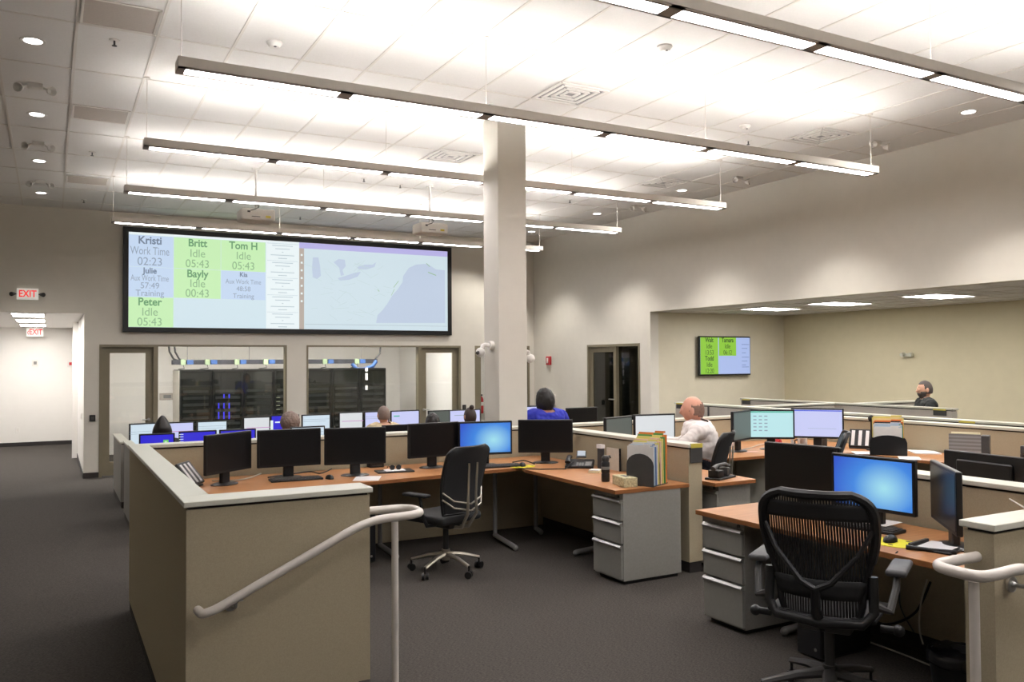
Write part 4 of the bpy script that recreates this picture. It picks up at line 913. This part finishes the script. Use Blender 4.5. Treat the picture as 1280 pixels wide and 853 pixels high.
def mesh_chair(loc,rz,label):
    t=thing('office_chair',label,'chair',loc,rz)
    star_base(t,M['dgrey'],5,.34,28,.115,1.35); MB().cyl((0,0,.15),(0,0,.42),.025).build('gas_column',M['dgrey'],t,smooth=True)
    B('tilt_mechanism',M['dgrey'],t,-.13,.13,-.12,.14,.40,.46,bev=.02,seg=2)
    m=MB(); m.box(-.255,.255,-.24,.22,.475,.50,bev=.012,seg=2); 
    for v in m.bm.verts: v.co.z+= .02*(v.co.x/.25)**2 - (.03*((-v.co.y-.12)/.12)**2 if v.co.y<-.12 else 0)
    m.build('seat',M['black_soft'],t,smooth=True)
    def wf(v): 
        q_=max(0,min(1,(v-.12)/.62)); w_=.192+.070*q_*q_*(3-2*q_)
        if v>.78: w_*=math.sqrt(max(.0,1-((v-.78)/.26)**2.6))*.55+.45*math.sqrt(max(0,1-((v-.78)/.24)**6))
        if v<.12: w_*=.82+.18*math.sqrt(v/.12)
        return w_
    zf=lambda v:.50+.61*v
    yf=lambda u,v:.235+.09*v+.03*math.sin(v*PI)*-1-.06*u*u+.02
    bm,rim=back_surface(wf,zf,yf,16,44); m=MB(); m.bm=bm; m.build('backrest_mesh',M['mesh_back'],t,smooth=True)
    MB().tube(rim,[.017 if p.z<.78 else .024 for p in rim],8,closed=True).build('backrest_frame',M['black'],t,smooth=True)
    bm,_=back_surface(lambda v:wf(.80+.13*v)*.97,lambda v:zf(.80+.13*v),lambda u,v:yf(u,.80+.13*v)-.004,16,5); m=MB(); m.bm=bm; o=m.build('headrest_band',M['black_soft'],t,smooth=True); sd=o.modifiers.new('s','SOLIDIFY'); sd.thickness=.014; sd.offset=0
    # lumbar yoke, spine
    m=MB(); 
    for s in (-1,1):
        m.tube([(s*.27,.24,.98),(s*.19,.285,.83),(s*.07,.31,.69),(0,.315,.655)],[.011,.013,.015,.016],8)
    m.tube([(0,.315,.66),(0,.31,.56),(0,.20,.45)],[.022,.024,.03],8); m.build('spine_yoke',M['black'],t,smooth=True)
    m=MB(); m.tube([(-.24,.20,.72),(-.245,.21,.55),(-.20,.25,.50),(0,.27,.485),(.20,.25,.50),(.245,.21,.55),(.24,.20,.72)],.024,10); m.build('lower_frame',M['black'],t,smooth=True)
    bm,_=back_surface(lambda v:.19+.03*v,lambda v:.60+.09*v,lambda u,v:.275-.06*u*u,10,3); m=MB(); m.bm=bm; o=m.build('lumbar_pad',M['black_soft'],t,smooth=True); sd=o.modifiers.new('s','SOLIDIFY'); sd.thickness=.018
    for s in (-1,1):
        a=MB(); a.tube([(s*.25,.20,.58),(s*.31,.17,.56),(s*.33,.10,.66),(s*.33,.06,.71)],[.022,.02,.018,.016],8); ao=a.build('arm',M['dgrey'],t,smooth=True)
        m=MB(); m.box(s*.33-.048,s*.33+.048,-.17,.12,.71,.745,bev=.016,seg=3); m.build('arm_pad',mat('arm_pad_grey','#4C4C4D',.6),ao,smooth=True)
        m=MB(); m.cyl((s*.26,.12,.46),(s*.34,.12,.46),.018); m.ball((s*.34,.12,.46),.028); m.build('adjust_knob',M['black'],t,smooth=True)
    return t
mesh_chair((3.49,3.02,0),120,'big black mesh back office chair with grey arm pads in the right foreground')
def task_chair(loc,rz,label,fab,metal,rodded=True,bh=.54,bw=.25):
    t=thing('office_chair',label,'chair',loc,rz)
    star_base(t,metal,5,.30,10,.10); MB().cyl((0,0,.15),(0,0,.40),.024).build('gas_column',M['black'],t,smooth=True)
    B('tilt_mechanism',M['black'],t,-.10,.10,-.10,.14,.38,.43,bev=.015,seg=2)
    m=MB(); m.box(-.24,.24,-.26,.20,.43,.50,bev=.03,seg=3); m.build('seat',M['black_soft'],t,smooth=True)
    def wf(v): return bw*(.86+.14*math.sin(min(1,v*1.3)*PI/2))*(1 if v<.88 else math.sqrt(max(.08,1-((v-.88)/.14)**2)*.7+.3)) 
    zf=lambda v:.52+bh*v; yf=lambda u,v:.22+.11*v-.035*math.sin(v*PI)-.045*u*u
    bm,rim=back_surface(wf,zf,yf,14,40); m=MB(); m.bm=bm; o=m.build('backrest',fab,t,smooth=True); sd=o.modifiers.new('s','SOLIDIFY'); sd.thickness=.02; sd.offset=0
    MB().tube(rim,.013,8,closed=True).build('backrest_rim',M['black'],t,smooth=True)
    m=MB()
    if rodded:
        for dz in (0,.055): m.tube([(-.235,.19,.70-dz),(-.16,.25,.63-dz),(0,.29,.595-dz),(.16,.25,.63-dz),(.235,.19,.70-dz)],.0075,8)
        for s in (-1,1): m.tube([(s*.05,.315,.93),(s*.045,.30,.68),(s*.055,.30,.52),(s*.04,.22,.40),(s*.03,.1,.39)],[.008,.010,.013,.014,.014],8)
    else: m.tube([(0,.28,.75),(0,.28,.55),(0,.18,.40)],.022,8)
    m.build('back_support',metal,t,smooth=True)
    for s in (-1,1):
        a=MB(); a.tube([(s*.17,.05,.42),(s*.28,.06,.43),(s*.30,.04,.50),(s*.30,.0,.66)],[.016,.016,.014,.013],8); ao=a.build('arm',M['black'],t,smooth=True)
        m=MB(); m.box(s*.30-.04,s*.30+.04,-.17,.09,.66,.685,bev=.011,seg=3); m.build('arm_pad',M['black_soft'],ao,smooth=True)
    return t
champ=mat('champagne_metal','#B3AC9E',.3,.8,.02)
task_chair((2.91,6.48,0),202,'black office chair with silver rods behind its back and a silver star base',M['black_soft'],champ)
task_chair((*at_depth(873,8.22)[:2],0),212,'black backed office chair of the man in the white shirt',M['black_soft'],champ,True)
task_chair((6.42,5.72,0),222,'slate grey office chair in front of the far lit monitors',mat('slate_fabric','#3B4149',.5,0,.05),champ,False)
for k,(x,y) in enumerate(((1.3,11.95),(3.0,11.95),(4.4,11.95),(5.2,11.95),(5.85,11.95))): pass
# ================================================================== HANDRAILS
def rail(label,pts,r,posts,bracket,wallpt):
    t=thing('handrail',label,'handrail',(posts[0][0],posts[0][1],0)); o=Vector((posts[0][0],posts[0][1],0)); q=[Vector(p)-o for p in pts]
    # round the corners
    out=[q[0]]
    for i in range(1,len(q)-1):
        a,b,c=q[i-1],q[i],q[i+1]; d=min(.11,(b-a).length*.45,(c-b).length*.45); p=b+(a-b).normalized()*d; s=b+(c-b).normalized()*d
        for k in range(7):
            u=k/6; out.append(p*(1-u)**2+b*2*u*(1-u)+s*u*u)
    out.append(q[-1]); MB().tube(out,r,14).build('rail_tube',M['rail'],t,smooth=True)
    for x,y,z in posts: MB().cyl((x-o.x,y-o.y,0),(x-o.x,y-o.y,z-.005),.019,n=14).build('post',M['rail'],t,smooth=True)
    bx,by,bz_=[bracket[i]-o[i] for i in range(3)]; m=MB(); wy=wallpt-o.y
    m.cyl((bx,wy,bz_-.07),(bx,wy-.012,bz_-.07),.034,n=24); m.tube([(bx,wy-.01,bz_-.07),(bx,wy-.05,bz_-.07),(bx,by,bz_-.05),(bx,by,bz_-.015)],.009,8); m.box(bx-.035,bx+.035,by-.012,by+.012,bz_-.024,bz_-.018); m.ball((bx,wy-.014,bz_-.07),.014)
    m.build('wall_bracket',M['silver'],t,smooth=True); return t
RY1=4.36
rail('pale painted handrail sloping down across the near left partition',[(1.58,4.59,.915),(1.83,4.58,.915),(1.83,RY1,.915),(1.50,RY1,.905),(.72,RY1,.545),(.66,RY1,.53),(.65,4.45,.53)],.0225,[(1.655,RY1,.89)],(.815,RY1,.595),4.50)
RY2=1.98
rail('pale painted handrail looping round the lower right partition',[(3.46,2.21,.915),(3.13,2.20,.92),(3.12,RY2,.92),(3.25,RY2,.92),(3.40,RY2,.925),(4.0,RY2,.66)],.0225,[(3.14,2.02,.90)],(3.56,RY2,.875),2.13)
# ================================================================== DESK ITEMS
def key_module(P,rz,label,z=None,n=3,tiltdeg=38):
    t=thing('telephone_key_module',label,'telephone',P,rz)
    mt=Matrix.Rotation(R(-(90-tiltdeg)),4,'X')
    B('foot',M['black'],t,-.12,.12,-.04,.10,0,.015,bev=.004)
    MB().box(-.125,.125,-.10,.12,-.012,.012,bev=.005,mtx=Matrix.Translation((0,.02,.105))@Matrix.Rotation(R(90-tiltdeg),4,'X')).build('module_body',M['black'],t)
    for k in range(n): MB().box(-.10+k*.075,-.065+k*.075,-.085,.10,.012,.015,mtx=Matrix.Translation((0,.02,.105))@Matrix.Rotation(R(90-tiltdeg),4,'X')).build('label_strip',M['paper'],t)
    return t
key_module(mz(262,612)+Vector((-.10,.18,0)),60,'tilted black key module with white strips half hidden by the left partition cap')
key_module(mz(1076,561),-60,'tilted black key module with white strips beside the far file holder',tiltdeg=30)
def keyboard(P,rz,l,w_=.44):
    t=thing('keyboard',l,'keyboard',P,rz); B('keyboard_body',M['black'],t,-w_/2,w_/2,-.075,.075,0,.018,bev=.004); m=MB()
    for j in range(5):
        for i in range(15): m.box(-w_/2+.012+i*(w_-.024)/15,-w_/2+.012+(i+.85)*(w_-.024)/15,-.065+j*.026,-.065+j*.026+.021,.018,.024)
    m.build('keys',M['dgrey'],t); return t
keyboard(mz(370,600.5),-4,'black keyboard in front of the second monitor on the near desk'); keyboard(mz(624,584),-8,'black keyboard in front of the near blue monitor')
keyboard(mz(1080,661),-80,'black keyboard in front of the blue monitor on the right desk')
def mouse(P,rz,l):
    t=thing('computer_mouse',l,'mouse',P,rz); m=MB(); m.ball((0,0,.006),1,(.032,.055,.032),18)
    for v in m.bm.verts: v.co.z=max(0,v.co.z)
    m.build('mouse_body',M['black'],t,smooth=True); MB().cyl((-.004,-.03,.03),(.004,-.03,.03),.009).build('scroll_wheel',M['grey'],t); return t
mouse(mz(412,599),10,'black mouse right of the keyboard on the near desk')
def mousepad(P,rx,ry,l):
    t=thing('mouse_pad',l,'mouse pad',P); MB().lathe([(0,0),(1,0),(1,.003),(0,.003)],36,Matrix.Diagonal((rx,ry,1,1))).build('pad',M['yellow'],t)
    for a,b,s in ((.5,.4,.12),(-.6,-.2,.1),(.1,-.7,.11),(-.3,.6,.1),(.75,-.2,.09)): MB().lathe([(0,0),(s,0),(s,.0006),(0,.0006)],12,Matrix.Translation((a*rx,b*ry,.003))@Matrix.Diagonal((rx,ry,1,1))).build('black_spot',M['black'],t)
P=mz(653,583.5); mousepad(P,.13,.10,'yellow mouse pad near the corner of the near desk'); mouse(P+Vector((0,0,.0037)),-20,'black mouse on the yellow pad of the near desk')
P=mz(1117,679); mousepad(P,.11,.15,'yellow mouse pad with black spots on the right desk'); mouse(P+Vector((.0,.02,.0037)),-80,'black mouse on the spotted yellow pad')
def sheet(P,rz,w_,h,l,mm=None,name='paper_sheet',t_=.0015,cat='paper'):
    o=tag(B(name,mm or M['paper'],None,-w_/2,w_/2,-h/2,h/2,0,t_),l,cat); o.location=P; o.rotation_euler=(0,0,R(rz)); return o
sheet(mz(459,598.5),-25,.22,.28,'white sheet of paper at the edge of the near desk by the partition end')
sheet(mz(1175,686)+Vector((0,0,.014)),-75,.16,.2,'white paper lying on the black tray of the right desk')
sheet(mz(1102,659)+Vector((0,0,.026)),-80,.16,.2,'white paper resting on the right desk keyboard')
sheet(mz(1155,566),-40,.26,.34,'white paper stack right of the far file holder',t_=.01)
sheet(mz(1135,573)+Vector((.02,0,0)),-50,.2,.28,'white paper on the far desk in front of the file holder')
sheet(mz(1079,566)+Vector((-.03,-.02,0)),-40,.2,.28,'white paper at the left foot of the far file holder')
sheet(mz(937,565),-10,.2,.05,'thin pinkish strip of paper on the far desk by the dim monitor',mat('pink_paper','#DDB8B0',.8))
# tablet/tray with glasses
P=mz(493,590); t=thing('writing_tray','black shallow tray with paper and sunglasses on the near desk','tray',P,-8); B('tray_base',M['black'],t,-.17,.17,-.09,.09,0,.014,bev=.004); B('paper_pad',M['paper'],t,-.09,.09,-.07,.06,.014,.018)
P=P+Vector((.01,0,.019)); t=thing('sunglasses','dark sunglasses lying on the paper in the black tray','glasses',P,-8)
for s in (-1,1): m=MB(); m.lathe([(0,-.002),(.024,-.002),(.024,.002),(0,.002)],16,Matrix.Translation((s*.03,0,.02))@Matrix.Rotation(R(80),4,'X')); m.build('eyeglass_lens',M['black'],t); MB().tube([(s*.054,.0,.03),(s*.056,.06,.03),(s*.05,.12,.004)],.003,6).build('temple',M['black'],t)
MB().tube([(-.01,0,.03),(0,-.002,.033),(.01,0,.03)],.003,6).build('bridge',M['black'],t)
P=mz(472,585)+Vector((0,.06,0)); t=thing('docking_station','small black box beside the third black monitor','device',P); B('case',M['black'],t,-.07,.07,-.05,.05,0,.05,bev=.005); B('port_strip',M['dgrey'],t,-.05,.05,-.052,-.05,.015,.025)
# telephone
def phone(P,rz,l):
    t=thing('telephone',l,'telephone',P,rz); mt=Matrix.Rotation(R(12),4,'X')
    MB().box(-.13,.14,-.10,.12,.01,.045,bev=.012,seg=2,mtx=mt).build('phone_body',M['black'],t)
    MB().box(-.045,.05,.02,.03,-.03,.04,bev=.003,mtx=Matrix.Translation((.01,.08,.12))@Matrix.Rotation(R(-35),4,'X')).build('display_hood',M['dgrey'],t); MB().box(-.035,.04,-.0,.004,-.022,.03,mtx=Matrix.Translation((.01,.097,.12))@Matrix.Rotation(R(-35),4,'X')).build('display',emis('phone_lcd','#C9D2DC',.8),t)
    m=MB()
    for i in range(3):
        for j in range(4): m.box(-.02+i*.024,-.004+i*.024,-.09+j*.022,-.076+j*.022,.045,.05,mtx=mt)
    m.build('keypad',M['grey'],t); m=MB(); m.box(.06,.12,-.08,.03,.045,.047,mtx=mt); m.build('key_labels',M['grey'],t)
    MB().tube([(-.10,-.11,.06),(-.10,-.08,.085),(-.10,.05,.10),(-.10,.09,.09)],[.028,.02,.02,.028],10,flat=.7).build('handset',M['black'],t,smooth=True)
    return t
P=mz(722,584)+Vector((0,-.03,0)); phone(P,-38,'black desk telephone with a small lit display on the near desk')
tag(MB().tube([P+Vector((-.1,-.05,.06)),P+Vector((-.22,-.1,.01)),P+Vector((-.3,-.02,.006)),P+Vector((-.42,.03,.006)),P+Vector((-.55,.2,.006))],.005,6).build('coiled_cord',M['black'],smooth=True),'black cord running left from the desk telephone','cord')
# bottle, tissue box, sorter
P=mz(757,602); t=thing('water_bottle','dark water bottle standing beside the tissue box','bottle',P); MB().lathe([(0,0),(.034,0),(.036,.01),(.036,.06),(.032,.07),(.036,.08),(.036,.155),(.024,.17),(0,.17)],24).build('bottle_body',M['black'],t,smooth=True); MB().lathe([(0,.17),(.03,.17),(.032,.185),(.032,.20),(.02,.215),(0,.215)],20).build('bottle_cap',M['dgrey'],t,smooth=True)
MB().tube([(.02,0,.205),(.045,0,.21),(.05,0,.19)],.007,8).build('carry_loop',M['black'],t,smooth=True); MB().lathe([(.0362,.10),(.0362,.125),(.0355,.125),(.0355,.10)],24).build('logo_band',M['grey'],t)
P=mz(781,607); t=thing('tissue_box','flower patterned tissue box beside the dark bottle','tissue box',P,-12); tis=mat('tissue_pattern','#B8B08C',.8,0,.35,60); B('box_body',tis,t,-.06,.06,-.115,.115,0,.075,bev=.003); B('slot',M['dgrey'],t,-.015,.015,-.05,.05,.075,.0765)
# paper boards behind bottle
P=mz(765,581); t=thing('desk_board','small white board leaning on the partition behind the bottle','board',(4.575,on_x(767,580,4.57).y,DZ),90); m=MB(); m.box(-.10,.10,-.0,.012,0,.2); m.build('board_panel',mat('board_paper','#C9C3B4',.8),t); B('board_edge',M['black'],t,-.108,-.10,-.002,.016,0,.205)
t=thing('desk_display','slim dark stand with a white top beside the leaning board','stand',(4.53,on_x(751,580,4.53).y,DZ),-90); B('stand_body',M['dgrey'],t,-.03,.03,-.02,.02,0,.19,bev=.004); B('stand_top',M['paper'],t,-.035,.035,-.024,.024,.19,.225)
t=thing('sticky_notes','pale yellow pad of notes left of the bottle','notepad',mz(744,591),-50); B('note_block',M['leaf'],t,-.05,.05,-.05,.05,0,.02); B('note_top',M['paper'],t,-.045,.045,-.045,.045,.02,.028)
def sorter(P,rz,label,nf,cols,w_,hh,grp,names,metal='dgrey',dy=.03,frontarch=True):
    t=thing('file_sorter',label,'file holder',P,rz); L_=dy*(nf+1)
    B('sorter_base',M[metal],t,-w_/2,w_/2,0,L_,0,.008); 
    def arch(y):
        m=MB(); pts=[(-w_/2,0),(w_/2,0)]
        H=hh*.62; pts+=[(w_/2,H*.65)]+[(w_/2*math.cos(a),H*.65+H*.35*math.sin(a)) for a in [PI*k/10 for k in range(1,10)]]+[(-w_/2,H*.65)]
        m.prism(pts,y,y+.005,Matrix(((1,0,0,0),(0,0,1,0),(0,1,0,0),(0,0,0,1)))); m.build('divider',M[metal],t)
    for k in (0,nf//2,nf): arch(k*dy)
    mt=Matrix.Translation(P)@Matrix.Rotation(R(rz),4,'Z')
    for k in range(nf):
        c,hf,wfx,l=cols[k]
        o=MB(); H=hf; o.box(-wfx/2,wfx/2,-.006,.006,0,H*.93); o.box(-wfx/2+.01,wfx/2-.03,-.0045,.0045,H*.93,H*.965); o.box(wfx*.1,wfx*.45,-.003,.003,H*.965,H)
        q=o.build('file_folder',c,None); q.matrix_world=mt@Matrix.Translation((.004*(k%3-1),dy*(k+.55),.009))@Matrix.Rotation(R((k%3-1)*1.5),4,'X'); tag(q,l,'folder',grp)
    return t
Fo=lambda n,c:mat(n,c,.75,0,.03,30)
ora=Fo('folder_orange','#E07A32'); grn=Fo('folder_green','#4E8A4A'); yel=Fo('folder_yellow','#D8CC74'); man=Fo('folder_manila','#DCCB94'); blu=Fo('folder_blue','#5A78A8'); pnk=Fo('folder_pink','#DDB9A5'); whi=Fo('folder_white','#D9D6D0'); lbl=Fo('folder_lightblue','#A9BCCB'); dkf=Fo('folder_dark','#2E2C33')
P=mz(800,608)
sorter(P,-64,'dark arched file sorter packed with folders at the end of the near desk',10,[(whi,.33,.23,'white papers at the front of the near file sorter'),(lbl,.335,.23,'pale blue folder second from the front in the near sorter'),(blu,.33,.23,'blue folder in the near file sorter'),(whi,.345,.235,'white folder behind the blue one in the near sorter'),(yel,.36,.235,'pale yellow folder in the middle of the near sorter'),(pnk,.37,.24,'pinkish folder in the near file sorter'),(man,.37,.24,'manila folder in the rear half of the near sorter'),(yel,.39,.24,'taller yellow folder toward the back of the near sorter'),(grn,.405,.245,'green folder near the back of the near sorter'),(ora,.42,.26,'orange folder at the back of the near file sorter')],.24,.42,'folders in the near file sorter',None,dy=.024)
P=on_z(1107,569,DZ)+Vector((-.02,-.05,0))
sorter(P,-52,'black file holder crammed with papers on the far desk',8,[(whi,.30,.27,'white papers at the front of the far file holder'),(lbl,.33,.27,'light blue folder in the far file holder'),(grn,.325,.28,'green folder in the far file holder'),(whi,.33,.28,'white folder behind the green one in the far holder'),(dkf,.345,.28,'dark purple folder in the far file holder'),(ora,.36,.29,'orange folder in the far file holder'),(man,.38,.29,'manila folder in the far file holder'),(yel,.40,.31,'tall yellow folder at the back of the far holder')],.36,.34,'folders in the far file holder',None,'black',.026)
P=on_z(1090,563,DZ); t=thing('desk_microphone','black ball topped stand at the left of the far file holder','stand',P); MB().cyl((0,0,.01),(0,0,.33),.013).build('stem',M['black'],t,smooth=True); MB().ball((0,0,.35),.038).build('foam_ball',M['black_soft'],t,smooth=True); MB().cyl((0,0,0),(0,0,.012),.06).build('foot',M['black'],t)
# grey magazine holder + printer like device + binder
P=Vector((7.90,5.13,DZ)); t=thing('magazine_holder','grey ribbed paper holder against the far right partition','file holder',P,-62)
B('ribbed_side',stripes('ribbed_grey','#8E8C8C','#75736F',9,'Z'),t,-.15,.13,-.06,-.05,0,.27); B('side_panel',M['dgrey'],t,.13,.20,-.06,.10,0,.26,bev=.003); B('back_panel',M['grey'],t,-.15,.13,.09,.10,0,.22); B('holder_base',M['grey'],t,-.15,.13,-.05,.09,0,.01); B('loose_papers',M['leaf'],t,-.13,.12,-.045,.0,.01,.285)
P=Vector((8.06,4.42,DZ)); t=thing('network_device','low grey electronic device with blue lights on the far right desk','device',P,-75)
B('device_case',M['dgrey'],t,-.22,.22,-.13,.13,.12,.20,bev=.012,seg=2); 
m=MB(); m.box(-.22,-.20,-.12,.12,0,.12); m.box(.20,.22,-.12,.12,0,.12); m.box(-.2,.2,.1,.12,0,.12); m.build('device_riser',M['dgrey'],t)
for k in range(3): B('status_light',blue_led,t,.02+k*.05,.04+k*.05,-.134,-.13,.155,.168)
MB().tube([(-.2,.0,.19),(-.1,-.02,.235),(.05,.0,.22),(.25,.02,.21)],.008,6).build('cable',M['grey'],t,smooth=True)
t=thing('handset_stand','black desk telephone in front of the man in white',"telephone",(5.02,5.47,DZ),20); B('tray_base',M['black'],t,-.15,.15,-.07,.07,0,.018,bev=.004); B('stand_block',M['black'],t,-.13,-.03,-.05,.05,.018,.08,bev=.008,seg=2); MB().tube([(-.13,0,.09),(-.05,0,.115),(.08,0,.115),(.14,0,.09)],[.024,.016,.016,.024],8).build('handset',M['dgrey'],t,smooth=True); B('side_block',M['dgrey'],t,.05,.10,-.04,.04,.018,.09,bev=.008,seg=2)
# mug, red toy, small bits on far desk
P=on_z(1003,559,DZ); t=thing('coffee_mug','white mug with a dark handle beneath the far lit monitors','mug',P,-30); MB().lathe([(0,0),(.05,0),(.054,.01),(.054,.105),(.048,.105),(.046,.012),(0,.012)],24).build('mug_body',M['paper'],t,smooth=True); MB().tube([(-.05,0,.085),(-.085,0,.075),(-.085,0,.035),(-.05,0,.02)],.009,8).build('mug_handle',M['black'],t,smooth=True)
P=on_z(973,558,DZ); t=thing('gnome_figurine','small red cone shaped ornament between the far monitors','ornament',P); MB().lathe([(0,0),(.05,0),(.055,.02),(.03,.08),(.01,.13),(0,.14)],18).build('red_body',redm,t,smooth=True); MB().ball((-.0,-.03,.10),.02).build('white_tuft',M['paper'],t,smooth=True)
P=on_z(990,559,DZ); t=thing('pen_figure','small whitish stand left of the white mug','ornament',P); MB().lathe([(0,0),(.03,0),(.025,.02),(.012,.05),(.018,.09),(.012,.13),(0,.135)],14).build('body',M['paper'],t,smooth=True); MB().tube([(0,0,.06),(.04,-.02,.04)],.008).build('arm',M['paper'],t)
P=on_z(1030,558,DZ); t=thing('pen_cup','grey cup with pens right of the mug','cup',P); MB().lathe([(0,0),(.035,0),(.037,.10),(.033,.10),(.031,.01),(0,.01)],18).build('cup_body',M['dgrey'],t,smooth=True)
for k in range(3): MB().cyl((-.01+.01*k,0,.012),(-.03+.03*k,.01,.15+.01*k),.005,n=8).build('pen',M['paper'] if k!=1 else M['black'],t)
P=on_z(917.5,559,DZ)+Vector((0,0,0)); t=thing('small_bottle','small white bottle at the left foot of the dim monitor','bottle',P); MB().lathe([(0,0),(.03,0),(.03,.07),(.012,.085),(.012,.10),(0,.10)],16).build('bottle_body',M['paper'],t,smooth=True); MB().cyl((0,0,.10),(0,0,.115),.013).build('bottle_cap',M['cap'],t)
# headset/tray on right desk
P=mz(1172,687); t=thing('paper_tray','black tray with raised edge under the near edge of the sideways monitor','tray',P,-80); B('tray_base',M['black'],t,-.11,.11,-.10,.10,0,.012,bev=.004); B('tray_lip',M['black'],t,-.11,-.09,-.10,.10,.012,.03,bev=.003)
P=on_z(1137,688,DZ); tag(MB().tube([P+Vector((-.0,.02,.012)),P+Vector((.05,-.08,.012)),P+Vector((.10,-.2,.014))],[.014,.009,.012],8).build('telephone_handset',M['black'],smooth=True),'thin black handset lying on the right desk edge','handset')
# cables
def cable(pts,r,mm,l,name='cable'): return tag(MB().tube(pts,r,6).build(name,mm,smooth=True),l,'cable')
def smooth_pts(p,n=6):
    p=[Vector(x) for x in p]; q=[p[0]]+p+[p[-1]]; out=[]
    for i in range(1,len(q)-2):
        for k in range(n):
            u=k/n; a,b,c,d=q[i-1],q[i],q[i+1],q[i+2]; out.append(.5*((2*b)+(-a+c)*u+(2*a-5*b+4*c-d)*u*u+(-a+3*b-3*c+d)*u**3))
    out.append(p[-1]); return out
wc=mat('white_cable','#B9B4A8',.6)
cable(smooth_pts([on_z(1048,783,.01),on_z(1080,800,.01),on_z(1120,815,.01),on_z(1165,833,.01)]),.005,wc,'white cable lying on the floor under the right desk')
cable(smooth_pts([on_x(1159,725,4.3),on_x(1151,755,4.3),on_x(1149,785,4.3),on_x(1154,806,4.3)]),.005,wc,'white cable hanging under the right desk')
cable(smooth_pts([on_x(1163,728,4.52),on_x(1145,765,4.53),on_x(1115,780,4.54),on_x(1080,778,4.55)]),.008,M['black'],'black cable looping below the right desk')
cable(smooth_pts([on_z(1122,690,DZ+.004),on_z(1123,697,DZ-.02)-Vector((.03,0,0)),on_x(1124,730,3.83),on_x(1126,760,3.9),on_x(1142,790,4.1)]),.004,M['black'],'thin black cord hanging over the front edge of the right desk')
cable(smooth_pts([on_z(265,601,DZ+.006),on_z(300,600,DZ+.006),on_z(322,594,DZ+.006),on_z(340,585,DZ+.006)]),.006,wc,'white cable winding behind the leftmost black monitor')
cable(smooth_pts([on_z(335,597,DZ+.006),on_z(385,590,DZ+.006),on_z(400,592,DZ+.006),on_z(415,586,DZ+.006),on_z(421,578,DZ+.04)]),.006,M['black'],'black cable between the second and third black monitors')
cable(smooth_pts([on_z(641,578,DZ+.006),on_z(655,576,DZ+.006),on_z(668,580,DZ+.006)]),.006,M['black'],'black cable between the blue screen and the corner monitor')
cable(smooth_pts([on_z(925,563,DZ+.006),on_z(938,560,DZ+.02),on_z(950,556,DZ+.02),on_z(960,555,DZ+.006)]),.006,wc,'white cable under the far dim monitor')
tag(MB().tube([on_z(1262,624,.99),on_z(1282,636,1.08)],.004,6).build('white_rod',wc),'thin white rod slanting above the lower right partition','rod')
# computers under desks, bin
def tower(P,rz,l):
    t=thing('computer_tower',l,'computer',P,rz); B('case',M['black'],t,-.09,.09,-.21,.21,.01,.42,bev=.006); B('front_bezel',mat('bezel_dark','#1E1E20',.3),t,-.088,.088,-.222,-.21,.012,.418,bev=.004); MB().cyl((.05,-.224,.06),(.05,-.222,.06),.01).build('power_button',M['silver'],t); B('feet',M['dgrey'],t,-.08,.08,-.19,.19,0,.01)
tower((2.42,7.3,0),0,'black computer tower under the near desk by the handrail post'); tower((4.15,3.55,0),-90,'black computer tower under the right desk beside the drawers')
t=thing('waste_bin','black waste bin with a plastic liner under the right desk','bin',(3.95,2.62,0)); MB().lathe([(0,0),(.11,0),(.145,.30),(.138,.30),(.105,.01),(0,.01)],24).build('bin_body',M['black'],t,smooth=True)
m=MB(); m.lathe([(.15,.26),(.153,.30),(.146,.315),(.135,.29),(.13,.25),(.145,.25)],24)
for v in m.bm.verts: v.co+=Vector((noise.noise(v.co*20),noise.noise(v.co*20+Vector((5,0,0))),noise.noise(v.co*20+Vector((0,9,0)))))*.012
m.build('bin_liner',mat('liner_black','#101012',.25),t,smooth=True)
